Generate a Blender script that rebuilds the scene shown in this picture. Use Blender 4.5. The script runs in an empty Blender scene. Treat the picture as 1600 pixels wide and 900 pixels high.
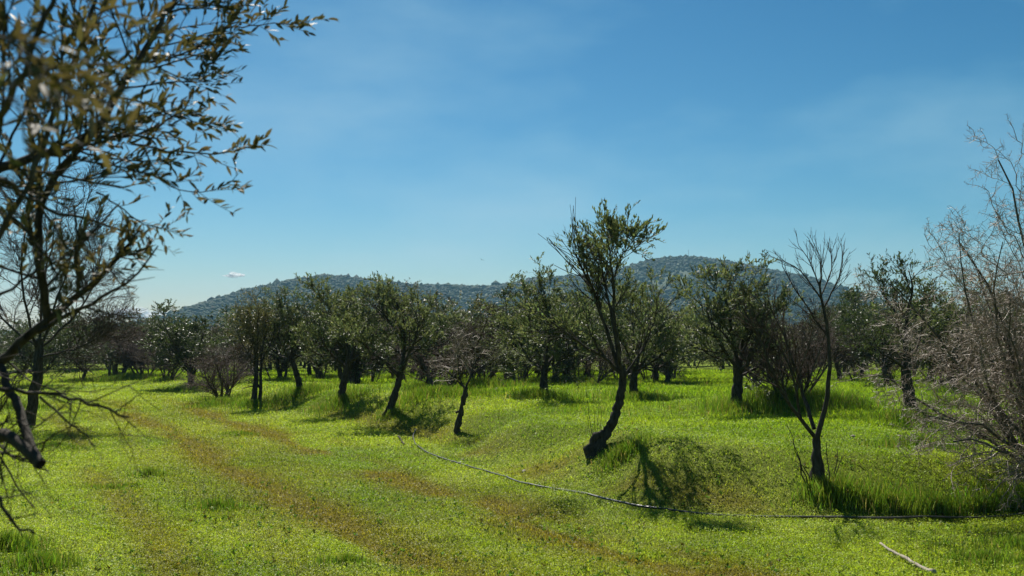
import bpy, math, random
import numpy as np
from mathutils import Vector

S = bpy.context.scene
COL = S.collection
R = math.radians

# ------------------------------------------------------------------ camera
F = 1556.0                     # focal length in photograph pixels (1600 wide)
PITCH = math.atan(95 / F)
CH = 2.1                       # eye height above the track
cam_d = bpy.data.cameras.new('camera')
cam = bpy.data.objects.new('camera', cam_d)
COL.objects.link(cam)
cam.location = (0, 0, CH)
cam.rotation_euler = (R(90) + PITCH, 0, 0)
cam_d.sensor_width = 36
cam_d.lens = 36 * F / 1600
cam_d.clip_start = 0.1
cam_d.clip_end = 20000
cam_d.dof.use_dof = True
cam_d.dof.focus_distance = 17
cam_d.dof.aperture_fstop = 3.6
S.camera = cam

# ------------------------------------------------------------------ world, sun
SUN_EL, SUN_AZ = R(52), R(-14)          # azimuth from +Y towards +X
W = bpy.data.worlds.new('World')
S.world = W
W.use_nodes = True
wn, wl = W.node_tree.nodes, W.node_tree.links
wn.clear()
wo = wn.new('ShaderNodeOutputWorld')
bg = wn.new('ShaderNodeBackground')
sky = wn.new('ShaderNodeTexSky')
sky.sky_type = 'NISHITA'
sky.sun_disc = False
sky.sun_elevation = SUN_EL
sky.sun_rotation = SUN_AZ
sky.air_density = 1.0
sky.dust_density = 0.5
sky.ozone_density = 3.2
SKY = 0.0535
bg.inputs['Strength'].default_value = SKY
tc = wn.new('ShaderNodeTexCoord')
mp = wn.new('ShaderNodeMapping')
mp.inputs['Scale'].default_value = (2.2, 2.2, 6.0)
nz = wn.new('ShaderNodeTexNoise')
nz.inputs['Scale'].default_value = 1.6
nz.inputs['Detail'].default_value = 6
cr = wn.new('ShaderNodeValToRGB')
cr.color_ramp.elements[0].position = 0.47
cr.color_ramp.elements[0].color = (0, 0, 0, 1)
cr.color_ramp.elements[1].position = 0.78
cr.color_ramp.elements[1].color = (0.35, 0.35, 0.35, 1)
mx = wn.new('ShaderNodeMix')
mx.data_type = 'RGBA'
mx.inputs[7].default_value = (8.0, 8.8, 9.6, 1)
wl.new(tc.outputs['Generated'], mp.inputs['Vector'])
wl.new(mp.outputs['Vector'], nz.inputs['Vector'])
wl.new(nz.outputs['Fac'], cr.inputs['Fac'])
wl.new(cr.outputs['Color'], mx.inputs[0])
wl.new(sky.outputs['Color'], mx.inputs[6])
nsc = wn.new('ShaderNodeVectorMath'); nsc.operation = 'SCALE'; nsc.inputs[3].default_value = 1 / 7.0
sep = wn.new('ShaderNodeSeparateXYZ'); cmb = wn.new('ShaderNodeCombineXYZ')      # clearer, deeper air than the default
bal = wn.new('ShaderNodeVectorMath'); bal.operation = 'MULTIPLY'; bal.inputs[1].default_value = (6.1, 6.3, 5.95)
wl.new(mx.outputs[2], nsc.inputs[0]); wl.new(nsc.outputs[0], sep.inputs[0])
for k_, g_ in enumerate((2.4, 1.6, 1.55)):
    pw_ = wn.new('ShaderNodeMath'); pw_.operation = 'POWER'; pw_.inputs[1].default_value = g_
    wl.new(sep.outputs[k_], pw_.inputs[0]); wl.new(pw_.outputs[0], cmb.inputs[k_])
wl.new(cmb.outputs[0], bal.inputs[0])
wl.new(bal.outputs[0], bg.inputs['Color'])
wl.new(bg.outputs[0], wo.inputs['Surface'])

sd = bpy.data.lights.new('sun', 'SUN')
sd.energy = 5.0
sd.angle = R(0.5)
sd.color = (1.0, 0.94, 0.84)
sun = bpy.data.objects.new('sun', sd)
COL.objects.link(sun)
sdir = Vector((math.sin(SUN_AZ) * math.cos(SUN_EL), math.cos(SUN_AZ) * math.cos(SUN_EL), math.sin(SUN_EL)))
sun.rotation_euler = sdir.to_track_quat('Z', 'Y').to_euler()
sun.location = (0, 0, 60)

vs = S.view_settings
vs.view_transform = 'Standard'
vs.look = 'None'
vs.gamma = 1
vs.exposure = 0.65
vs.use_curve_mapping = False
S.cycles.max_bounces = 8
S.cycles.transparent_max_bounces = 12
S.cycles.transmission_bounces = 5
S.cycles.diffuse_bounces = 4
S.cycles.sample_clamp_indirect = 6
S.cycles.use_denoising = True

# ------------------------------------------------------------------ helpers
rng = np.random.default_rng(7)


def tag(o, label=None, cat=None, group=None, kind=None):
    if label: o['label'] = label
    if cat: o['category'] = cat
    if group: o['group'] = group
    if kind: o['kind'] = kind
    return o


def empty(name, loc):
    o = bpy.data.objects.new(name, None)
    o.empty_display_size = 0.2
    o.location = loc
    COL.objects.link(o)
    return o


def mesh_obj(name, V, Fc, mat, parent=None, smooth=False, col=None, colname='tint'):
    """V (n,3); Fc list of int arrays (m,k) with fixed k each."""
    me = bpy.data.meshes.new(name)
    V = np.ascontiguousarray(V, dtype=np.float32)
    Fc = [f for f in (Fc if isinstance(Fc, list) else [Fc]) if len(f)]
    me.vertices.add(len(V))
    me.vertices.foreach_set('co', V.ravel())
    tot = sum(f.size for f in Fc)
    me.loops.add(tot)
    me.loops.foreach_set('vertex_index', np.concatenate([f.ravel() for f in Fc]).astype(np.int32))
    nf = sum(len(f) for f in Fc)
    me.polygons.add(nf)
    ln = np.concatenate([np.full(len(f), f.shape[1]) for f in Fc]).astype(np.int32)
    st = np.concatenate([[0], np.cumsum(ln)[:-1]]).astype(np.int32)
    me.polygons.foreach_set('loop_start', st)
    me.polygons.foreach_set('loop_total', ln)
    if smooth:
        me.polygons.foreach_set('use_smooth', np.ones(nf, dtype=bool))
    me.update(calc_edges=True)
    if col is not None:
        a = me.color_attributes.new(colname, 'FLOAT_COLOR', 'POINT')
        c = np.ones((len(V), 4), dtype=np.float32)
        c[:, :3] = col
        a.data.foreach_set('color', c.ravel())
    me.materials.append(mat)
    o = bpy.data.objects.new(name, me)
    COL.objects.link(o)
    if parent: o.parent = parent
    return o


def hash2(ix, iy, seed):
    n = (ix.astype(np.int64) * 374761393 + iy.astype(np.int64) * 668265263 + seed * 974711) & 0x7fffffff
    n = ((n ^ (n >> 13)) * 1274126177) & 0x7fffffff
    return ((n ^ (n >> 16)) & 0xffff) / 65535.0


def vnoise(x, y, seed=0):
    x = np.asarray(x, float); y = np.asarray(y, float)
    ix, iy = np.floor(x), np.floor(y)
    fx, fy = x - ix, y - iy
    fx = fx * fx * (3 - 2 * fx); fy = fy * fy * (3 - 2 * fy)
    a = hash2(ix, iy, seed); b = hash2(ix + 1, iy, seed)
    c = hash2(ix, iy + 1, seed); d = hash2(ix + 1, iy + 1, seed)
    return (a * (1 - fx) + b * fx) * (1 - fy) + (c * (1 - fx) + d * fx) * fy


def fbm(x, y, seed=0, oct=4):
    s, a, t = 0, 1, 0
    for k in range(oct):
        s = s + a * vnoise(x * 2 ** k + 17.3 * k, y * 2 ** k - 9.1 * k, seed + k)
        t += a; a *= 0.5
    return s / t


def sstep(a, b, x):
    t = np.clip((x - a) / (b - a), 0, 1)
    return t * t * (3 - 2 * t)


cP, sP = math.cos(PITCH), math.sin(PITCH)


def at(px, py, y):
    """world point on the pixel's ray at world distance y"""
    u, v = (px - 800) / F, (450 - py) / F
    dx, dy, dz = u, cP - v * sP, sP + v * cP
    return np.array([dx / dy * y, y, CH + dz / dy * y])


# bank: foot of the low earth bank along the orchard's edge (track side is z=0)
def trk(px, py):
    u, v = (px - 800) / F, (450 - py) / F
    dx, dy, dz = u, cP - v * sP, sP + v * cP
    k = -CH / dz
    return (dx * k, dy * k)


BANK = np.array([(14, 11.2)] + [trk(*p) for p in [(1600, 806), (1450, 817), (1300, 817), (1100, 806), (980, 794), (880, 768), (760, 722),
                 (660, 682), (560, 664), (480, 652), (380, 634), (300, 618), (220, 600)]] + [(-60, 110), (-200, 300)])
MOUNDS = []      # (x, y, radius, height)


def bank_s(x, y):
    best = np.full(np.shape(x), 1e9); sg = np.ones(np.shape(x))
    for (ax, ay), (bx, by) in zip(BANK[:-1], BANK[1:]):
        dx, dy = bx - ax, by - ay
        L2 = dx * dx + dy * dy
        t = np.clip(((x - ax) * dx + (y - ay) * dy) / L2, 0, 1)
        qx, qy = x - ax - t * dx, y - ay - t * dy
        d = np.hypot(qx, qy)
        cross = dx * (y - ay) - dy * (x - ax)
        m = d < best
        best = np.where(m, d, best)
        sg = np.where(m, np.where(cross < 0, 1.0, -1.0), sg)
    return best * sg


def ground(x, y):
    x = np.asarray(x, float); y = np.asarray(y, float)
    s = bank_s(x, y)
    far = sstep(20, 60, y)
    amp = 0.62 - 0.32 * far
    w = 1.1 + 1.1 * vnoise(x * 0.5, y * 0.5, 3) + 2 * far
    z = amp * sstep(0.05, w, s)
    z = z + 0.10 * (fbm(x * 0.25, y * 0.25, 5, 3) - 0.5) * sstep(-1, 3, s)
    z = z + 0.05 * (fbm(x * 0.8, y * 0.8, 9, 3) - 0.5)
    z = z - 0.06 * np.exp(-((s + 0.15) / 0.25) ** 2) * (1 - far)
    near = (1 - sstep(18, 40, y)) * sstep(4, 6, y) * sstep(40, 20, np.abs(x))
    z = z + near * (0.035 * (fbm(x * 2.6, y * 2.6, 13, 2) - 0.5) + 0.035 * (vnoise(x * 7, y * 7, 15) - 0.5) + 0.02 * (vnoise(x * 4, y * 4, 16) - 0.5) * np.exp(-((s - 0.8) / 0.8) ** 2))
    n = 0.894 * x + 0.447 * y
    for c in (1.35, 3.55, 5.8):
        z = z - 0.055 * np.exp(-((n - c) / 0.30) ** 2) * (1 - sstep(20, 45, y))
    for mx_, my_, mr, mh in MOUNDS:
        z = z + mh * np.exp(-((x - mx_) ** 2 + (y - my_) ** 2) / mr ** 2)
    z = z + 0.35 * (fbm(x * 0.03, y * 0.03, 21, 2) - 0.5) * sstep(35, 90, np.hypot(x, y))
    return z


def gpx(px, py):
    """ground point under a pixel of the photograph"""
    u, v = (px - 800) / F, (450 - py) / F
    dx, dy, dz = u, cP - v * sP, sP + v * cP
    k = np.geomspace(5, 400, 900)
    zz = CH + dz * k - ground(dx * k, dy * k)
    i = int(np.argmax(zz < 0)) if (zz < 0).any() else len(k) - 1
    kk = k[i]
    if i > 0 and zz[i] < 0:
        kk = k[i - 1] + (k[i] - k[i - 1]) * zz[i - 1] / (zz[i - 1] - zz[i])
    x, y = dx * kk, dy * kk
    return np.array([x, y, float(ground(x, y))])


# mounds the trees of the first rows stand on
for px, py, r_, h_ in [(935, 708, 1.3, .16), (1030, 752, 1.7, .16), (715, 676, .9, .06), (610, 645, 1.7, .2), (535, 626, 2.0, .25), (470, 614, 2.3, .3),
                       (400, 635, 1.8, .18), (850, 618, 2.2, .25), (985, 620, 2.2, .22), (1150, 640, 2.0, .2), (1235, 640, 2.2, .22),
                       (1425, 655, 1.7, .18), (1278, 768, 1.2, .12), (690, 612, 2.6, .3), (780, 628, 2, .2), (1240, 672, 1.6, .14)]:
    p = gpx(px, py)
    MOUNDS.append((p[0], p[1], r_, h_))


# ------------------------------------------------------------------ materials
def nmat(name):
    m = bpy.data.materials.new(name)
    m.use_nodes = True
    n, l = m.node_tree.nodes, m.node_tree.links
    n.clear()
    out = n.new('ShaderNodeOutputMaterial')
    return m, n, l, out


def mixrgb(n, l, fac, a, b, mode='MIX'):
    x = n.new('ShaderNodeMix'); x.data_type = 'RGBA'; x.blend_type = mode
    for sock, v in ((0, fac), (6, a), (7, b)):
        if hasattr(v, 'links'): l.new(v, x.inputs[sock])
        elif sock == 0: x.inputs[0].default_value = v
        else: x.inputs[sock].default_value = (*v, 1)
    return x.outputs[2]


def noise(n, l, scale, detail=4, vec=None, rough=0.55):
    t = n.new('ShaderNodeTexNoise')
    t.inputs['Scale'].default_value = scale
    t.inputs['Detail'].default_value = detail
    t.inputs['Roughness'].default_value = rough
    if vec is not None: l.new(vec, t.inputs['Vector'])
    return t.outputs['Fac']


def ramp(n, l, fac, stops):
    c = n.new('ShaderNodeValToRGB')
    e = c.color_ramp.elements
    while len(e) < len(stops): e.new(0.5)
    for k, (p, v) in enumerate(stops):
        e[k].position = p
        e[k].color = (*v, 1) if len(v) == 3 else v
    l.new(fac, c.inputs['Fac'])
    return c.outputs['Color']


def leaf_mat(name, top, under, rough=0.38, trans=0.35, spec=0.5, tcol=None, var=0.5):
    """two-sided leaf: glossy top, paler matt underside, light shining through; per-leaf variation from tint attribute"""
    m, n, l, out = nmat(name)
    at_ = n.new('ShaderNodeAttribute'); at_.attribute_name = 'tint'
    geo = n.new('ShaderNodeNewGeometry')
    c = mixrgb(n, l, geo.outputs['Backfacing'], top, under)
    c = mixrgb(n, l, var, c, mixrgb(n, l, 1.0, c, at_.outputs['Color'], 'MULTIPLY'))
    p = n.new('ShaderNodeBsdfPrincipled')
    l.new(c, p.inputs['Base Color'])
    p.inputs['Roughness'].default_value = rough
    p.inputs['Specular IOR Level'].default_value = spec
    t = n.new('ShaderNodeBsdfTranslucent')
    tc_ = mixrgb(n, l, 1.0, c, tcol or (1.3, 1.4, 0.6), 'MULTIPLY')
    l.new(tc_, t.inputs['Color'])
    mxs = n.new('ShaderNodeMixShader'); mxs.inputs[0].default_value = trans
    l.new(p.outputs[0], mxs.inputs[1]); l.new(t.outputs[0], mxs.inputs[2])
    l.new(mxs.outputs[0], out.inputs['Surface'])
    return m


def bark_mat(name, c1, c2, scale=14, rough=0.85, bump=0.7, spec=0.12):
    m, n, l, out = nmat(name)
    tc_ = n.new('ShaderNodeTexCoord')
    mp_ = n.new('ShaderNodeMapping'); mp_.inputs['Scale'].default_value = (1, 1, 0.3)
    l.new(tc_.outputs['Object'], mp_.inputs['Vector'])
    f = noise(n, l, scale, 6, mp_.outputs['Vector'], 0.65)
    c = ramp(n, l, f, [(0.3, c1), (0.7, c2)])
    p = n.new('ShaderNodeBsdfPrincipled')
    l.new(c, p.inputs['Base Color'])
    p.inputs['Roughness'].default_value = rough
    p.inputs['Specular IOR Level'].default_value = spec
    b = n.new('ShaderNodeBump'); b.inputs['Strength'].default_value = bump; b.inputs['Distance'].default_value = 0.02
    l.new(f, b.inputs['Height']); l.new(b.outputs[0], p.inputs['Normal'])
    l.new(p.outputs[0], out.inputs['Surface'])
    return m


M_BARK = bark_mat('olive_bark', (0.016, 0.014, 0.011), (0.085, 0.075, 0.062), 22)
M_BARKG = bark_mat('grey_bark', (0.045, 0.04, 0.035), (0.13, 0.12, 0.10), 10)
M_TWIG = bark_mat('brown_twigs', (0.035, 0.025, 0.019), (0.085, 0.062, 0.045), 5, 0.8, 0.1, 0.15)
M_TWIGP = bark_mat('purple_twigs', (0.042, 0.029, 0.022), (0.095, 0.066, 0.050), 5, 0.8, 0.1, 0.15)
M_TWIGL = bark_mat('pale_twigs', (0.12, 0.088, 0.062), (0.34, 0.265, 0.20), 6, 0.5, 0.1, 0.45)
M_LEAF = leaf_mat('olive_leaf', (0.070, 0.088, 0.044), (0.14, 0.16, 0.11), 0.52, 0.35, 0.3)
M_LEAFD = leaf_mat('dark_leaf', (0.038, 0.055, 0.025), (0.07, 0.09, 0.055), 0.45, 0.28, 0.3)
M_LEAFB = leaf_mat('brownish_leaf', (0.080, 0.078, 0.036), (0.13, 0.12, 0.075), 0.4, 0.3, 0.5)
M_LEAFN = leaf_mat('near_olive_leaf', (0.052, 0.056, 0.026), (0.105, 0.095, 0.060), 0.55, 0.27, 0.22, (1.4, 1.25, 0.6))


def veg_mat(name, rough=0.5, trans=0.5, spec=0.3, tc=(1.25, 1.3, 0.7)):
    m, n, l, out = nmat(name)
    a = n.new('ShaderNodeAttribute'); a.attribute_name = 'tint'
    p = n.new('ShaderNodeBsdfPrincipled')
    l.new(a.outputs['Color'], p.inputs['Base Color'])
    p.inputs['Roughness'].default_value = rough
    p.inputs['Specular IOR Level'].default_value = spec
    t = n.new('ShaderNodeBsdfTranslucent')
    l.new(mixrgb(n, l, 1.0, a.outputs['Color'], tc, 'MULTIPLY'), t.inputs['Color'])
    x = n.new('ShaderNodeMixShader'); x.inputs[0].default_value = trans
    l.new(p.outputs[0], x.inputs[1]); l.new(t.outputs[0], x.inputs[2])
    l.new(x.outputs[0], out.inputs['Surface'])
    return m


M_GRASS = veg_mat('grass_blades', 0.45, 0.5, 0.35)
M_CLOVER = veg_mat('clover_leaves', 0.55, 0.45, 0.25)


# ------------------------------------------------------------------ ground
def albedo(x, y):
    """base colour of the plant cover (soil showing in patches), linear"""
    s = bank_s(x, y)
    n_ = 0.894 * x + 0.447 * y
    t_ = -0.447 * x + 0.894 * y
    g = np.stack([0.190 + 0 * x, 0.245 + 0 * x, 0.026 + 0 * x], -1)          # short yellow-green clover
    dark = np.array([0.060, 0.120, 0.012])
    a = sstep(0.42, 0.70, fbm(x * 0.35, y * 0.35, 31, 4))[..., None]
    g = g * (1 - 0.55 * a) + dark * 0.55 * a
    pale = np.array([0.215, 0.26, 0.065])
    b = sstep(0.50, 0.72, fbm(x * 0.7, y * 0.5, 41, 4))[..., None]
    g = g * (1 - 0.5 * b) + pale * 0.5 * b
    # reddish dry wheel tracks
    red = np.array([0.135, 0.112, 0.022])
    m = 0
    wob = 0.5 * (fbm(t_ * 0.15, n_ * 0.1, 51, 3) - 0.5)
    for c, wd, am in ((1.35, .35, .6), (3.5, .62, .95), (5.75, .60, 1.15), (4.7, .5, .3), (2.4, .3, .3)):
        q = np.exp(-((n_ - c - wob * 1.6) / wd) ** 2)
        patch = sstep(0.26, 0.56, fbm(t_ * 0.35 + c * 9, n_ * 1.3, 61, 4))
        m = m + am * q * patch
    m = m * (1 - sstep(30, 48, y)) * sstep(0.2, -1.0, s)
    m = m + 0.7 * np.exp(-((s - 0.25) / 0.45) ** 2) * sstep(0.36, 0.62, fbm(x * 0.8, y * 0.8, 71, 4)) * (1 - sstep(28, 40, y))
    m = np.clip(m, 0, 0.9)[..., None]
    g = g * (1 - m) + red * m
    # orchard floor: longer, brighter green
    o = (sstep(1.5, 6, s) * 0.65)[..., None] * np.ones_like(g)
    lush = np.array([0.135, 0.215, 0.014])
    g = g * (1 - o) + lush * o
    l_ = (sstep(-1.6, -3.5, n_) * 0.6)[..., None]
    g = g * (1 - l_) + np.array([0.085, 0.18, 0.012]) * l_
    return g * np.array([1.50, 1.47, 1.05])


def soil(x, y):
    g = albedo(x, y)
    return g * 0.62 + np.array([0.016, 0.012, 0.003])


def ground_mat():
    m, n, l, out = nmat('meadow_ground')
    a = n.new('ShaderNodeAttribute'); a.attribute_name = 'tint'
    g = n.new('ShaderNodeNewGeometry')
    f = noise(n, l, 9.0, 6, g.outputs['Position'], 0.7)
    f2 = noise(n, l, 45.0, 4, g.outputs['Position'], 0.7)
    c = mixrgb(n, l, 1.0, a.outputs['Color'], ramp(n, l, f, [(0.3, (0.5, 0.55, 0.6)), (0.7, (1.4, 1.35, 1.3))]), 'MULTIPLY')
    c = mixrgb(n, l, 1.0, c, ramp(n, l, f2, [(0.3, (0.55, 0.55, 0.6)), (0.7, (1.4, 1.4, 1.3))]), 'MULTIPLY')
    p = n.new('ShaderNodeBsdfPrincipled')
    l.new(c, p.inputs['Base Color'])
    p.inputs['Roughness'].default_value = 0.95
    p.inputs['Specular IOR Level'].default_value = 0.1
    b = n.new('ShaderNodeBump'); b.inputs['Strength'].default_value = 0.9; b.inputs['Distance'].default_value = 0.05
    l.new(f2, b.inputs['Height']); l.new(b.outputs[0], p.inputs['Normal'])
    l.new(p.outputs[0], out.inputs['Surface'])
    return m


N = 560
u = np.linspace(-1, 1, N)
k_ = 8.2
gx = np.sinh(u * k_) / math.sinh(k_) * 3000
gy = np.sinh(u * k_) / math.sinh(k_) * 3000 + 17
X, Y = np.meshgrid(gx, gy)
Z = ground(X, Y)
V = np.stack([X, Y, Z], -1).reshape(-1, 3)
ii = np.arange(N * N).reshape(N, N)
Q = np.stack([ii[:-1, :-1], ii[:-1, 1:], ii[1:, 1:], ii[1:, :-1]], -1).reshape(-1, 4)
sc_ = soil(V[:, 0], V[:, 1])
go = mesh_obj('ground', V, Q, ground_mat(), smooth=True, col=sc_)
tag(go, 'green meadow and orchard floor with a low bank and faint reddish wheel tracks', 'ground', kind='structure')

# ------------------------------------------------------------------ hills
RID = [(-900, 528), (-300, 530), (0, 524), (130, 517), (200, 510), (260, 505), (330, 492), (370, 472), (400, 458), (450, 445), (500, 434), (540, 433), (600, 441),
       (650, 447), (700, 448), (770, 450), (810, 443), (860, 434), (930, 433), (980, 420), (1030, 406), (1080, 402), (1130, 408),
       (1180, 417), (1230, 426), (1280, 438), (1330, 457), (1400, 482), (1500, 505), (1600, 515), (1900, 526), (2600, 530)]
HY = 1500.0
rx = np.array([at(p[0], p[1], HY)[0] for p in RID])
rz = np.array([at(p[0], p[1], HY)[2] for p in RID])


def hill_z(x, y):
    # ridge line bends: right hill nearer
    ridge = np.interp(x, rx, rz)
    sm = sum(np.interp(x + d, rx, rz) for d in (-20, 20)) / 2
    ridge = 0.5 * ridge + 0.5 * sm
    yr = HY + 60 * np.sin(x * 0.004)
    f = np.where(y < yr, sstep(-620, 0, y - yr) ** 0.85, 1 - 0.5 * sstep(0, 900, y - yr))
    spur = 16 * (fbm(x * 0.012, y * 0.005, 77, 3) - 0.5) * f * (1 - f) * 4
    return (ridge * y.clip(None, yr + 1) / HY) * f + spur * (ridge / 90) - 3 * (1 - f)


hx = np.linspace(-2300, 2300, 420)
hy = np.linspace(820, 2500, 120)
X, Y = np.meshgrid(hx, hy)
Z = hill_z(X, Y)
V = np.stack([X, Y, Z], -1).reshape(-1, 3)
a_, b_ = X.shape
ii = np.arange(a_ * b_).reshape(a_, b_)
Q = np.stack([ii[:-1, :-1], ii[:-1, 1:], ii[1:, 1:], ii[1:, :-1]], -1).reshape(-1, 4)


def hillmat():
    m, n, l, out = nmat('hill_ground')
    g = n.new('ShaderNodeNewGeometry')
    f = noise(n, l, 0.03, 6, g.outputs['Position'], 0.7)
    c = ramp(n, l, f, [(0.35, (0.018, 0.036, 0.014)), (0.65, (0.040, 0.064, 0.022))])
    p = n.new('ShaderNodeBsdfPrincipled')
    l.new(c, p.inputs['Base Color']); p.inputs['Roughness'].default_value = 0.95
    l.new(p.outputs[0], out.inputs['Surface'])
    return m


hills = mesh_obj('hills', V, Q, hillmat(), smooth=True)
tag(hills, 'wooded blue-green hills rising behind the orchard', 'hills', kind='structure')

# scrub forest covering the hills: lumpy crowns
import bmesh
bmi = bmesh.new()
bmesh.ops.create_icosphere(bmi, subdivisions=1, radius=1)
IV = np.array([v.co[:] for v in bmi.verts]); IF = np.array([[v.index for v in f.verts] for f in bmi.faces])
bmi.free()


def blobs(P, sx, sz, seed, jit=0.28):
    r_ = np.random.default_rng(seed)
    n = len(P)
    V = np.repeat(IV[None], n, 0) * (1 + jit * r_.standard_normal((n, len(IV), 1)))
    V = V * np.stack([sx, sx, sz], -1)[:, None, :] + P[:, None, :]
    Fc = IF[None] + (np.arange(n) * len(IV))[:, None, None]
    return V.reshape(-1, 3), Fc.reshape(-1, 3)


n = 85000
hxp = rng.uniform(-1050, 1050, n)
hyp = rng.uniform(980, 1640, n)
den = fbm(hxp * 0.02, hyp * 0.012, 88, 4)
kp = den + rng.uniform(-0.16, 0.16, n) > 0.30
hxp, hyp = hxp[kp], hyp[kp]
rs = rng.lognormal(0.82, 0.32, len(hxp))
P = np.stack([hxp, hyp, hill_z(hxp, hyp) + rs * 0.35], -1)
BV, BF = blobs(P, rs, rs * rng.uniform(0.6, 0.95, len(rs)), 3)
tint = np.repeat((np.array([0.017, 0.036, 0.015]) * rng.lognormal(0, 0.22, (len(rs), 1)) + rng.uniform(0, .012, (len(rs), 3))), len(IV), 0)
M_WOOD = veg_mat('hill_wood', 0.8, 0.15, 0.15, (1.1, 1.2, .7))
tag(mesh_obj('hill_woodland', BV, BF, M_WOOD, smooth=False, col=tint),
    'dense low scrub and trees covering the slopes of the hills', 'woodland', kind='stuff')

# ------------------------------------------------------------------ tree growing
def nrm(v):
    return v / np.maximum(np.linalg.norm(v, axis=-1, keepdims=True), 1e-9)


def march(p0, d0, L, K, jit, up, r_, wig=0.0):
    M = len(p0)
    P = np.zeros((M, K, 3)); P[:, 0] = p0
    d = nrm(d0)
    step = (L / (K - 1))[:, None]
    upv = np.array([0, 0, 1.0])
    for k in range(1, K):
        d = nrm(d + jit * r_.standard_normal((M, 3)) + up * upv)
        P[:, k] = P[:, k - 1] + d * step
    return P


def sample(P, t):
    """P (M,K,3) per-row param t in 0..1 -> pos, tangent"""
    K = P.shape[1]
    f = t * (K - 1); i = np.clip(np.floor(f).astype(int), 0, K - 2); w = (f - i)[:, None]
    r = np.arange(len(P))
    a, b = P[r, i], P[r, i + 1]
    return a * (1 - w) + b * w, nrm(b - a)


def samplr(Rr, t):
    K = Rr.shape[1]
    f = t * (K - 1); i = np.clip(np.floor(f).astype(int), 0, K - 2); w = f - i
    r = np.arange(len(Rr))
    return Rr[r, i] * (1 - w) + Rr[r, i + 1] * w


def kids(P, Rr, n, t0, t1, ang, ang_s, L0, L1, K, jit, up, r_, rr=0.6, rmin=0.002, taper=0.25, lshape=0.0, flat=0.0):
    """n children per parent; length from L0 (at t0) to L1 (at t1)"""
    M = len(P)
    idx = np.repeat(np.arange(M), n)
    t = (np.tile(np.arange(n), M) + r_.uniform(0, 1, M * n)) / n
    tt = t0 + (t1 - t0) * t
    pos, tan = sample(P[idx], tt)
    rp = samplr(Rr[idx], tt)
    ref = nrm(r_.standard_normal((M * n, 3)) * np.array([1, 1, 1 - flat]))
    perp = nrm(ref - (ref * tan).sum(-1, keepdims=True) * tan)
    a = ang + ang_s * r_.standard_normal(M * n)
    d0 = np.cos(a)[:, None] * tan + np.sin(a)[:, None] * perp
    L = (L0 + (L1 - L0) * t) * r_.uniform(0.6, 1.25, M * n)
    C = march(pos, d0, L, K, jit, up, r_)
    r0 = np.maximum(rp * rr, rmin)
    Rc = r0[:, None] * np.linspace(1, taper, K)[None]
    Rc = np.maximum(Rc, rmin * 0.6)
    return C, Rc


def tubes(levels, sides):
    Vs, Fs, off = [], [], 0
    for (P, Rr), s in zip(levels, sides):
        M, K, _ = P.shape
        if M == 0: continue
        T = np.empty_like(P)
        T[:, 1:-1] = P[:, 2:] - P[:, :-2]; T[:, 0] = P[:, 1] - P[:, 0]; T[:, -1] = P[:, -1] - P[:, -2]
        T = nrm(T)
        ref = nrm(np.cross(nrm(P[:, -1] - P[:, 0]), np.array([0.31, 0.22, 0.93])))[:, None, :]
        ref = np.repeat(ref, K, 1)
        A = nrm(ref - (ref * T).sum(-1, keepdims=True) * T)
        B = np.cross(T, A)
        th = np.arange(s) * 2 * math.pi / s
        ring = P[:, :, None, :] + Rr[:, :, None, None] * (np.cos(th)[None, None, :, None] * A[:, :, None, :] + np.sin(th)[None, None, :, None] * B[:, :, None, :])
        if s >= 9:
            g_ = np.random.default_rng(M * K + s)
            ring = P[:, :, None, :] + (ring - P[:, :, None, :]) * (1 + 0.10 * np.repeat(g_.standard_normal((M, 1, s, 1)), K, 1) + 0.06 * g_.standard_normal((M, K, s, 1)))
        Vs.append(ring.reshape(-1, 3))
        base = off + (np.arange(M) * K * s)[:, None, None] + (np.arange(K - 1) * s)[None, :, None]
        j = np.arange(s)[None, None, :]; jn = (np.arange(s)[None, None, :] + 1) % s
        Fs.append(np.stack([base + j, base + jn, base + s + jn, base + s + j], -1).reshape(-1, 4))
        off += M * K * s
    return np.concatenate(Vs), np.concatenate(Fs)


LEAF4 = (np.array([(0, 0, 0), (-.5, .5, .12), (0, 1, 0), (.5, .5, .12)]), np.array([[0, 3, 2, 1]]))
_l = [(0.00, 0.06), (0.15, 0.34), (0.4, 0.5), (0.65, 0.42), (0.85, 0.2)]
LEAFN_V = [(0, 0, 0)] + [(x * w, t, 0.25 * w - 0.35 * t * t) for t, w in _l[1:] for x in (-1, 0, 1)] + [(0, 1.0, -0.35)]
LEAFN_V = [(x, y, z if x else -0.35 * y * y) for x, y, z in LEAFN_V]
LEAFN_T = [[0, 2, 1], [0, 3, 2], [13, 10, 11], [13, 11, 12]]
LEAFN_Q = [[1 + 3 * k, 2 + 3 * k, 5 + 3 * k, 4 + 3 * k] for k in range(3)] + [[2 + 3 * k, 3 + 3 * k, 6 + 3 * k, 5 + 3 * k] for k in range(3)]


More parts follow.
